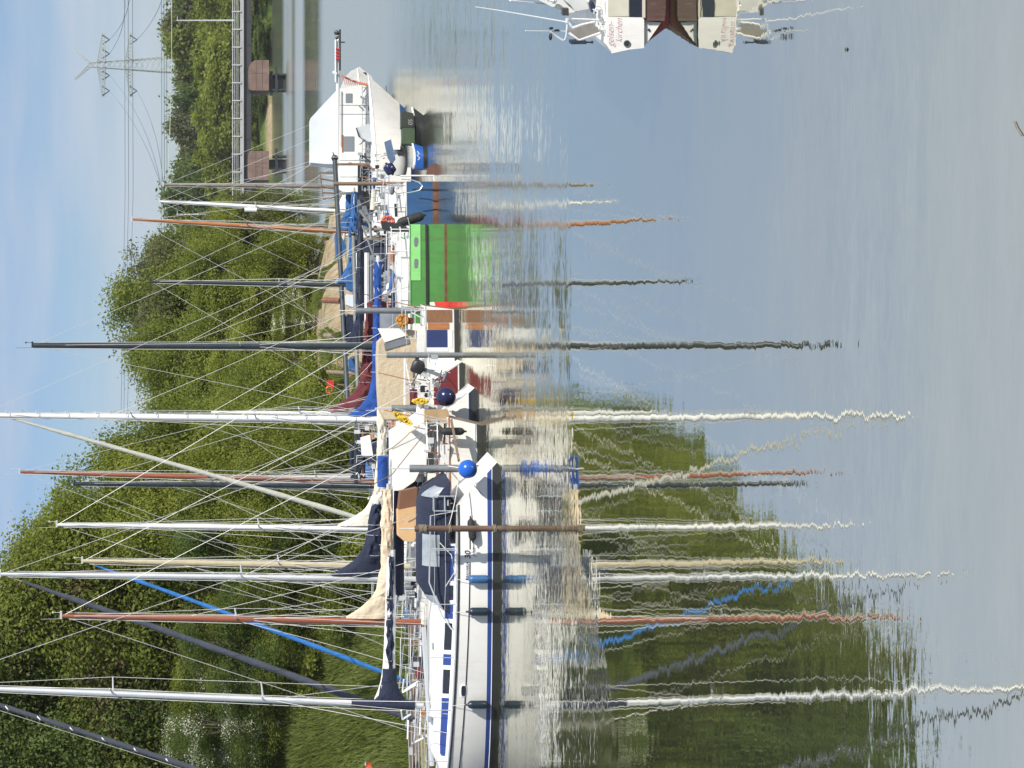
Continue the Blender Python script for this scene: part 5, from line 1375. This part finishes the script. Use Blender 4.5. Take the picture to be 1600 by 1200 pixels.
pile(732, 640, 764, .105, gpipe, 'grey steel post with red rust in front of the white tent', .55)
pile(287, 521, 655, .075, wood, 'thin dark wooden post left of the blue stern')
pile(333, 600, 672, .05, galv, 'thin pale post behind the slanting black fender')
# jetty along the bank behind the first boats
jt = thing('jetty', 'brown plank jetty along the bank behind the bows', 'jetty', (-14, 78.5, 0))
def jz(x): return .95
for (xa, ya, xb, yb2) in ((-24, 77.5, -9.5, 78.6), (-9.5, 78.6, -4.5, 82.5), (-4.5, 82.5, 2.0, 96)):
    a, b = Vector((xa, ya, .78)), Vector((xb, yb2, .78)); d = (b - a).normalized(); nrm = Vector((-d.y, d.x, 0)); L_ = (b - a).length; k_ = int(L_ / .16); mb = MB()
    for i in range(k_):
        c_ = a + d * (i + .5) * .16; mb.bar(c_ - nrm * .8, c_ + nrm * .8, .15, .04)
    mb.build('planking', plank, jt, T='world', smooth=0)
    mb = MB().bar(a - nrm * .78 + Vector((0, 0, -.12)), b - nrm * .78 + Vector((0, 0, -.12)), .10, .18)
    for i in range(int(L_ / 2.4) + 1):
        c_ = a + d * i * 2.4; mb.tube([c_ - nrm * .7 + Vector((0, 0, -1.5)), c_ - nrm * .7], .09, 8)
    mb.build('frame', wood, jt, T='world')
# white bow rails of boats lying to the jetty, seen over the foredeck
bx = thing('bow_rail', 'white painted bow rail frames above the foredeck at the left', 'rail', I(660, 1110, 66))
for (x0, y0, x1, y1) in ((630, 1080, 665, 1057), (629, 1080, 631, 1062), (629, 1082, 650, 1070), (658, 1108, 656, 1148), (638, 1125, 637, 1155), (629, 1124, 642, 1116), (629, 1124, 627, 1110), (644, 1162, 674, 1147), (674, 1147, 660, 1150)):
    MB().tube([I(x0, y0, 65.6), I(x1, y1, 65.4)], .028, 6).build('rail_tube', whm, bx, T='world')
for i in range(7): MB().tube([I(634 + i * 5.5, 1040 + 2 * i, 66.4), I(640 + i * 5, 1200, 66.8)], .012, 4).build('wire', wire, bx, T='world')
# things on the bank
ls = thing('lifebuoy_stand', 'bright red box with an orange ring on a short post on the grassy bank', 'lifebuoy stand', I(535, 602, 108))
MB().box(I(516, 600, 107.9), (.36, .2, .32)).build('red_box', brred, ls, T='world')
MB().tube([I(517, 600, 108), I(541, 602, 108)], .04, 6).build('post', wood, ls, T='world')
MB().tube([I(514.5, 609 + 0, 107.8) + Vector((math.cos(a) * .15, 0, math.sin(a) * .15)) for a in [2 * math.pi * i / 14 for i in range(15)]], .045, 6).build('ring', orange, ls, T='world')
sg = thing('warning_sign', 'small orange sign on a post in the grass at the far left edge', 'sign', I(600, 1195, 80.6))
MB().box(I(576, 1196, 80.5), (.24, .03, .20)).build('panel', orange, sg, T='world'); MB().box(I(571, 1193, 80.46), (.14, .02, .05)).build('white_band', clwhite, sg, T='world'); MB().tube([I(580, 1196, 80.55), I(618, 1196, 80.55)], .025, 6).build('post', wood, sg, T='world')
gzb = lambda y, D: gz((600 - y) / F * D, D)
single('washed_up_post', MB().tube([I(505, 469, 120), I(532, 470, 119)], .16, 8), rust, 'short rusty brown post standing on the sandy bank', 'post')
single('washed_up_post', MB().tube([I(508, 524, 116), I(520, 526, 115)], .14, 8), wood, 'low broken wooden post on the sand left of the thick black mast', 'post')
single('washed_up_post', MB().tube([I(512, 581, 110), I(560, 584, 108)], .10, 8), wood, 'grey wooden post right of the red lifebuoy stand', 'post')
rb = MB()
for k_, yy in enumerate((270, 279, 291, 301, 311)): rb.tube([I(498 + k_ * 2, yy, 100), I(524, yy + 5 * math.sin(k_), 100)], .04, 5)
rb.tube([I(500, 268, 100), I(505, 312, 100)], .03, 5)
single('old_rack', rb, wood, 'thin dark wooden rack standing on the shore behind the orange spar mast', 'rack')

# ropes, coils and small gear on the decks
coil(I(628, 653, 63.0), .17, ropey, 'bright yellow rope hank hanging beside the white tent', 14, 2, flat=.55, drop=1.5, slant=.6)
coil(I(657, 627, 64.6), .085, ropey, 'yellow rope hank hanging over the navy ball fender', 14, 5, flat=.9, drop=2.6)
coil(I(629, 501, 70.2), .23, ropeo, 'large orange rope bundle at the stern of the beige tented boat', 26, 7, flat=.8, drop=.8)
coil(I(606, 347, 77.0), .26, mat('coral_ring', (.62, .13, .08), .7), 'coral red rope ring hanging on the rail above the black fender', 7, 9, flat=.9, drop=.9)
rope([I(600, 708, 62.5), I(640, 676, 62.6), I(655, 664, 62.6)], .016, mat('tan_rope', (.42, .30, .16), .9), 'tan line running from the blue bag down over the white tent', sag=.05)
rope([I(577, 760, 61.8), I(612, 742, 61.8), I(660, 682, 61.8)], .012, mat('brown_line', (.20, .12, .08), .9), 'thin brown line slanting across the white tent')
for k_, (a, b, lab) in enumerate((((700, 790, 59.0), (690, 712, 63.2), 'mooring line from the white yacht to the tented boat'), ((718, 722, 59.2), (700, 826, 58.5), 'mooring line from the white yacht stern to the wooden post'), ((690, 655, 63.6), (672, 640, 66.8), 'mooring line from the tented boat to the grey post'),
                                  ((672, 590, 65.2), (668, 556, 68.6), 'mooring line from the white stern to the grey post by the beige tent'), ((668, 505, 70.6), (640, 487, 73.4), 'mooring line from the brown transom to the grey post'))):
    rope([I(*a), I(*b)], .013, wirew, lab, sag=.06, group='mooring lines')
wheel = MB().tube([I(652, 800, 61.6) + Vector((math.cos(a) * .3, 0, math.sin(a) * .3)) for a in [2 * math.pi * i / 18 for i in range(19)]], .016, 5)
# grill / solar clutter on the pushpits
def clutter(bt, y0, y1, x0, x1, D, n, seed, m, m2=None):
    rr = random.Random(seed); root = bt['root']
    for i in range(n):
        y = rr.uniform(y0, y1); x = rr.uniform(x0, x1); d = D + rr.uniform(-.3, .3); mm = m2 if (m2 and rr.random() < .35) else m
        k = rr.random()
        if k < .45: MB().tube([I(x, y, d), I(x + rr.uniform(-14, 14), y + rr.uniform(-3, 3), d)], .014, 5).build('rail_tube', mm, root, T='world')
        elif k < .8: MB().tube([I(x, y, d), I(x + rr.uniform(-3, 3), y + rr.uniform(-16, 16), d)], .014, 5).build('rail_tube', mm, root, T='world')
        else: MB().box(I(x, y, d), (rr.uniform(.06, .22), .1, rr.uniform(.05, .2))).build('rail_fitting', mm, root, T='world')
clutter(b4, 556, 600, 650, 690, 65.8, 26, 3, steel, blk)
clutter(b3, 590, 625, 655, 685, 65.4, 22, 4, galv, blk)
clutter(b2, 650, 720, 664, 700, 62.6, 26, 5, galv, rust)
clutter(b7, 350, 480, 592, 640, 75.8, 70, 6, steel, blk)
clutter(b8, 285, 350, 585, 640, 78.6, 56, 7, steel, blk)
clutter(b12, 300, 400, 560, 600, 88, 50, 8, dkm, rust)
clutter(b12, 400, 520, 545, 600, 86.5, 24, 9, clblue, steel)
clutter(b2, 1000, 1195, 640, 690, 64.8, 34, 10, galv, wdm)
clutter(b9, 640, 760, 556, 585, 72.5, 30, 11, galv, blk)
clutter(b3, 900, 975, 622, 655, 65.2, 26, 12, galv, clnavy)
clutter(m1, 240, 345, 560, 640, 90.5, 60, 13, blk, steel)
for k_, (bt, hm_) in enumerate(((b2, None), (b3, clnavy), (b4, clblue), (b5, None), (b6, None), (b7, clgrey), (b8, None), (b9, clgrey), (b10, clnavy), (b10b, clblue), (b12, clnavy), (b13, clblue), (b14, clwhite), (b15, clgrey))): deck_kit(bt, 30 + k_, hm_, 3)
wg = thing('wind_vane_gear', 'grey angled steel wind vane gear standing on the stern of the green boat', 'wind vane', I(640, 356, 74.6))
MB().tube([I(562, 328, 74.6), I(575, 345, 74.6), I(580, 358, 74.6), I(642, 359, 74.6)], [.06, .05, .05, .055], 8).tube([I(566, 352, 74.5), I(583, 398, 74.5)], .035, 6).tube([I(578, 350, 74.5), I(580, 374, 74.5)], .05, 6).build('frame', mat('grey_vane_steel', (.22, .23, .22), .6, .2), wg, T='world')
slab([(596, 345), (622, 350), (640, 357), (640, 362), (612, 362), (598, 357)], 74.5, .1, .05).build('dark_bag', rub, wg, T='world', smooth=40)
# white fabric panels over the far raft
single('white_hatch_cover', slab([(564, 684), (578, 680), (583, 712), (566, 712)], 72, .4), clwhite, 'small white cloth standing above the cream sail cover left of the tall stepped mast', 'cloth')
single('blue_awning', slab([(524, 366), (528, 358), (536, 374), (541, 384), (540, 392), (530, 404), (526, 396)], 92, 1.2), clblue, 'blue awning with pale edge on the shore side behind the dark lowered mast', 'awning')
for (y0, y1, x0, x1, m_, lab) in ((352, 372, 545, 556, clblue, 'blue tarpaulin bundle below the dark lowered mast'), (430, 455, 541, 552, clblue, 'blue folded chair shape lying under the dark lowered mast'), (460, 480, 540, 553, tarp, 'grey tarpaulin corner right of the grey steel post'), (492, 540, 541, 552, clnavy, 'navy tarpaulin roll under the dark lowered mast'), (560, 582, 545, 556, clblue, 'small blue bundle near the end of the dark lowered mast')):
    single('tarpaulin_bundle', slab([(x0, y0 + 3), (x0 + 3, y0), (x1, y0 + 1), (x1 + 1, y1 - 2), (x1 - 2, y1), (x0 + 1, y1 - 4)], 86, .6, .08), m_, lab, 'tarpaulin', smooth=30)

# ------------------------------------------------------------------ cabin boat cut by the right edge
D0 = 35.3
mb0 = thing('cabin_cruiser', 'old white cabin cruiser with brown stern board, cut by the right edge near the camera', 'motor boat', I(1045, 0, D0))
def P0(x, y, d=0.0): return I(x, y, D0) + Vector((d * .28, d, 0))
def body0(pts, d0, d1, m, nm, label=None, grow=1.0, smooth=20, par=None):
    a = [P0(x, y, d0) for x, y in pts]; b = [P0(x, y, d1) for x, y in pts]; mb = MB().grid([a, b], closed=True); mb.poly(a[::-1]); mb.poly(b)
    return mb.build(nm, m, par or mb0, label, T='world', smooth=smooth)
hullp = [(1007, 77), (1003, 76.5), (1020, 63), (1047, 42), (1056, 20), (1060, -20), (1060, -260), (1040, -290), (1007, -300)]
body0([(1007.2, 76), (1018, 65), (1047, 43), (1058, 20), (1062, -20), (1062, -260), (1045, -285), (1007.2, -300)], .16, 6.0, mat('red_antifouling', (.16, .018, .016), .45, var=.2), 'underwater_hull')
body0([(948, 70), (958, 84), (983, 78), (1006, 75), (1006, -300), (948, -300)], .02, 6.5, gelold, 'hull')
body0([(948, 26), (948, 62), (956, 83.5), (983, 77.5), (1006.5, 75), (1006.5, 27.5)], 0, .02, gel, 'stern_panel')
body0([(1007.5, 33.5), (1007.5, 74), (1034, 36)], .06, .14, gel, 'lower_stern_panel')
body0([(950, -40), (950, 25.6), (982.5, 25.6), (982.5, -40)], 0, .02, mat('stained_yellow_white', (.55, .53, .43), .6, var=.12, scale=3, dirt=((.35, .27, .08), .5, 3)), 'stained_panel')
body0([(984, -40), (984, 26.5), (1003, 26.5), (1003, -40)], .0, .03, glassd, 'dark_opening')
body0([(1003.4, -40), (1003.4, 27.4), (1007.8, 27.4), (1007.8, -40)], -.03, .03, mat('cream_trim', (.55, .50, .40), .5), 'cream_trim')
body0([(1008.4, -120), (1008.4, 33), (1038, 33), (1040, 20), (1041, -120)], .0, .05, mat('brown_stern_board', (.065, .03, .022), .55, var=.3, scale=4, dirt=((.3, .26, .2), .35, 14)), 'brown_board')
c_ = P0(979.5, 68, -.012)
MB().tube([c_ + Vector((math.cos(a) * .05, -.0, math.sin(a) * .05)) for a in [2 * math.pi * i / 20 for i in range(21)]], .006, 6).build('exhaust_rim', clgrey, mb0, T='world')
MB().poly([c_ + Vector((math.cos(a) * .047, -.002, math.sin(a) * .047)) for a in [2 * math.pi * i / 20 for i in range(20)]]).build('exhaust_hole', blk, mb0, T='world', smooth=0)
c2 = P0(1014.5, 47, .04); MB().ball(c2, .022, 10, sy=.3).build('drain_fitting', blk, mb0, T='world')
for body, xx, y0 in (('gelsen-', 958.5, 73), ('kirchen', 972.0, 66)):
    vs, fs = text_mesh(body, .125, .38, res=5, bold=-.0022)
    o3 = P0(xx, y0, -.006)
    MB().add([o3 + Vector((v.x * (1.12 if body[0] == 'g' else 1.0), 0, v.y * 1.25)) for v in vs], fs).build('lettering', pinkt, mb0, T='world', smooth=0)
# superstructure
body0([(826, -10), (857, 12), (870, 18.5), (888, 27), (905, 31.5), (915, 30), (935, 24), (938, 12), (945, 0), (945, -260), (820, -260)], 1.0, 5.6, mat('dull_white_cabin', (.62, .62, .58), .5, var=.07, dirt=((.4, .36, .25), .4, 3)), 'cabin')
body0([(845, -6), (855, 1), (857, 3), (857, -30), (845, -30)], .93, 1.03, glassd, 'cabin_window')
body0([(886, 0), (912, 1), (930, 10), (934, 24), (912, 28), (905, 18), (892, 8)], .9, 1.02, mat('grey_window_cover', (.48, .49, .48), .7, var=.08), 'grey_cover')
body0([(933, 6), (938, 14), (940, 27), (934, 26), (930, 12)], .5, .7, clnavy, 'dark_strap')
body0([(892, 51), (915, 43), (932, 42), (945, 51), (910, 65), (893, 55)], .25, .33, mat('grey_board', (.20, .19, .17), .5, var=.15, scale=6), 'grey_board')
e = MB(); pp = [P0(892, 54, .22), P0(908, 66, .22), P0(945, 53, .22), P0(943, 49, .22)]
e.tube(pp, .022, 6); e.tube([P0(892, 38, .3), P0(899, 47, .3), P0(915, 42, .3), P0(934, 38, .3)], .022, 6); e.tube([P0(898, 33, .3), P0(947, 34.5, .3)], .014, 6)
e.tube([P0(944, 0, .1), P0(947, 34, .1)], .02, 6); e.build('white_frame', clwhite, mb0, T='world')
body0([(894, 66), (918, 65.5), (918, 70.2), (894, 70.6)], .1, .35, clnavy, 'navy_roll')
MB().tube([P0(918, 68.5, .2), P0(929, 68.5, .2)], .014, 6).box(P0(928.5, 68.5, .2), (.04, .04, .03)).build('roll_clamp', blk, mb0, T='world')
body0([(887.5, 19.5), (897.5, 20), (897.5, 31.5), (887.5, 31)], .6, .75, mat('dark_lantern', (.03, .03, .028), .4, var=.4), 'lantern')
MB().tube([P0(891, 38, .3), P0(889, 60, .3), P0(887, 66, .3), P0(884, 67, .3), P0(876, 62, .3), P0(864, 53, .3)], .017, 7).tube([P0(891, 32, .3), P0(890, 40, .3)], .03, 7).build('radar_arch', alu, mb0, T='world')
MB().tube([P0(889, 38, .3), P0(782, 19.5, .3), P0(746, 14, .3)], [.013, .009, .006], 6).build('whip_aerial', whm, mb0, T='world')
MB().tube([P0(889, 52.8, .3), P0(826, 52, .3)], [.010, .008], 6).ball(P0(825.5, 52, .3), .014, 8).build('stern_light_pole', galv, mb0, T='world')
MB().tube([P0(870, 19.5, 1.2), P0(812, 14, 1.2)], [.014, .02], 6).ball(P0(812, 14.2, 1.2), .022, 8).build('short_aerial', alu, mb0, T='world')
for (x0, y0, a, b) in ((865, 47.5, .035, .02), (874, 50.5, .045, .013), (864, 61, .028, .058)):
    MB().ball(P0(x0, y0, .28), .06, 12, sx=a / .06 * .6 if False else b / .06, sz=a / .06).build('foam_pad', rub, mb0, T='world')
MB().ball(P0(878, 11, .9), .05, 12).ball(P0(873, 10.5, .9), .025, 8).tube([P0(867, 10.5, .9), P0(876, 11, .9)], .012, 6).build('deck_winch', steel, mb0, T='world')
gr = MB(); rr_ = random.Random(8)
for i in range(16):
    x0, y0 = rr_.uniform(936, 946), rr_.uniform(12, 50); gr.tube([P0(x0, y0, rr_.uniform(.1, .5)), P0(x0 + rr_.uniform(-6, 6), y0 + rr_.uniform(-6, 6), rr_.uniform(.1, .5))], rr_.uniform(.008, .02), 6)
gr.build('rail_fittings', galv, mb0, T='world')
MB().ball(P0(944, 47, .1), .03, 10).build('white_knob', clwhite, mb0, T='world')
# specks on the water
single('floating_leaf', MB().add([I(0, 0, 1) * 0 + Vector((TX(78, WD(1323)) + dx, WD(1323) + dy, .012)) for dx, dy in ((-.03, 0), (0, -.05), (.035, .01), (.01, .06))], [(0, 1, 2, 3)]), oliv, 'dark leaf floating alone on the open water', 'leaf', smooth=0)
single('floating_twig', MB().tube([Vector((TX(212, WD(1598)) + .0, WD(1598), .01)), Vector((TX(200, WD(1590)), WD(1590), .012)), Vector((TX(190, WD(1586)), WD(1586), .01))], .006, 5), wood, 'thin twig floating at the lower edge', 'twig')
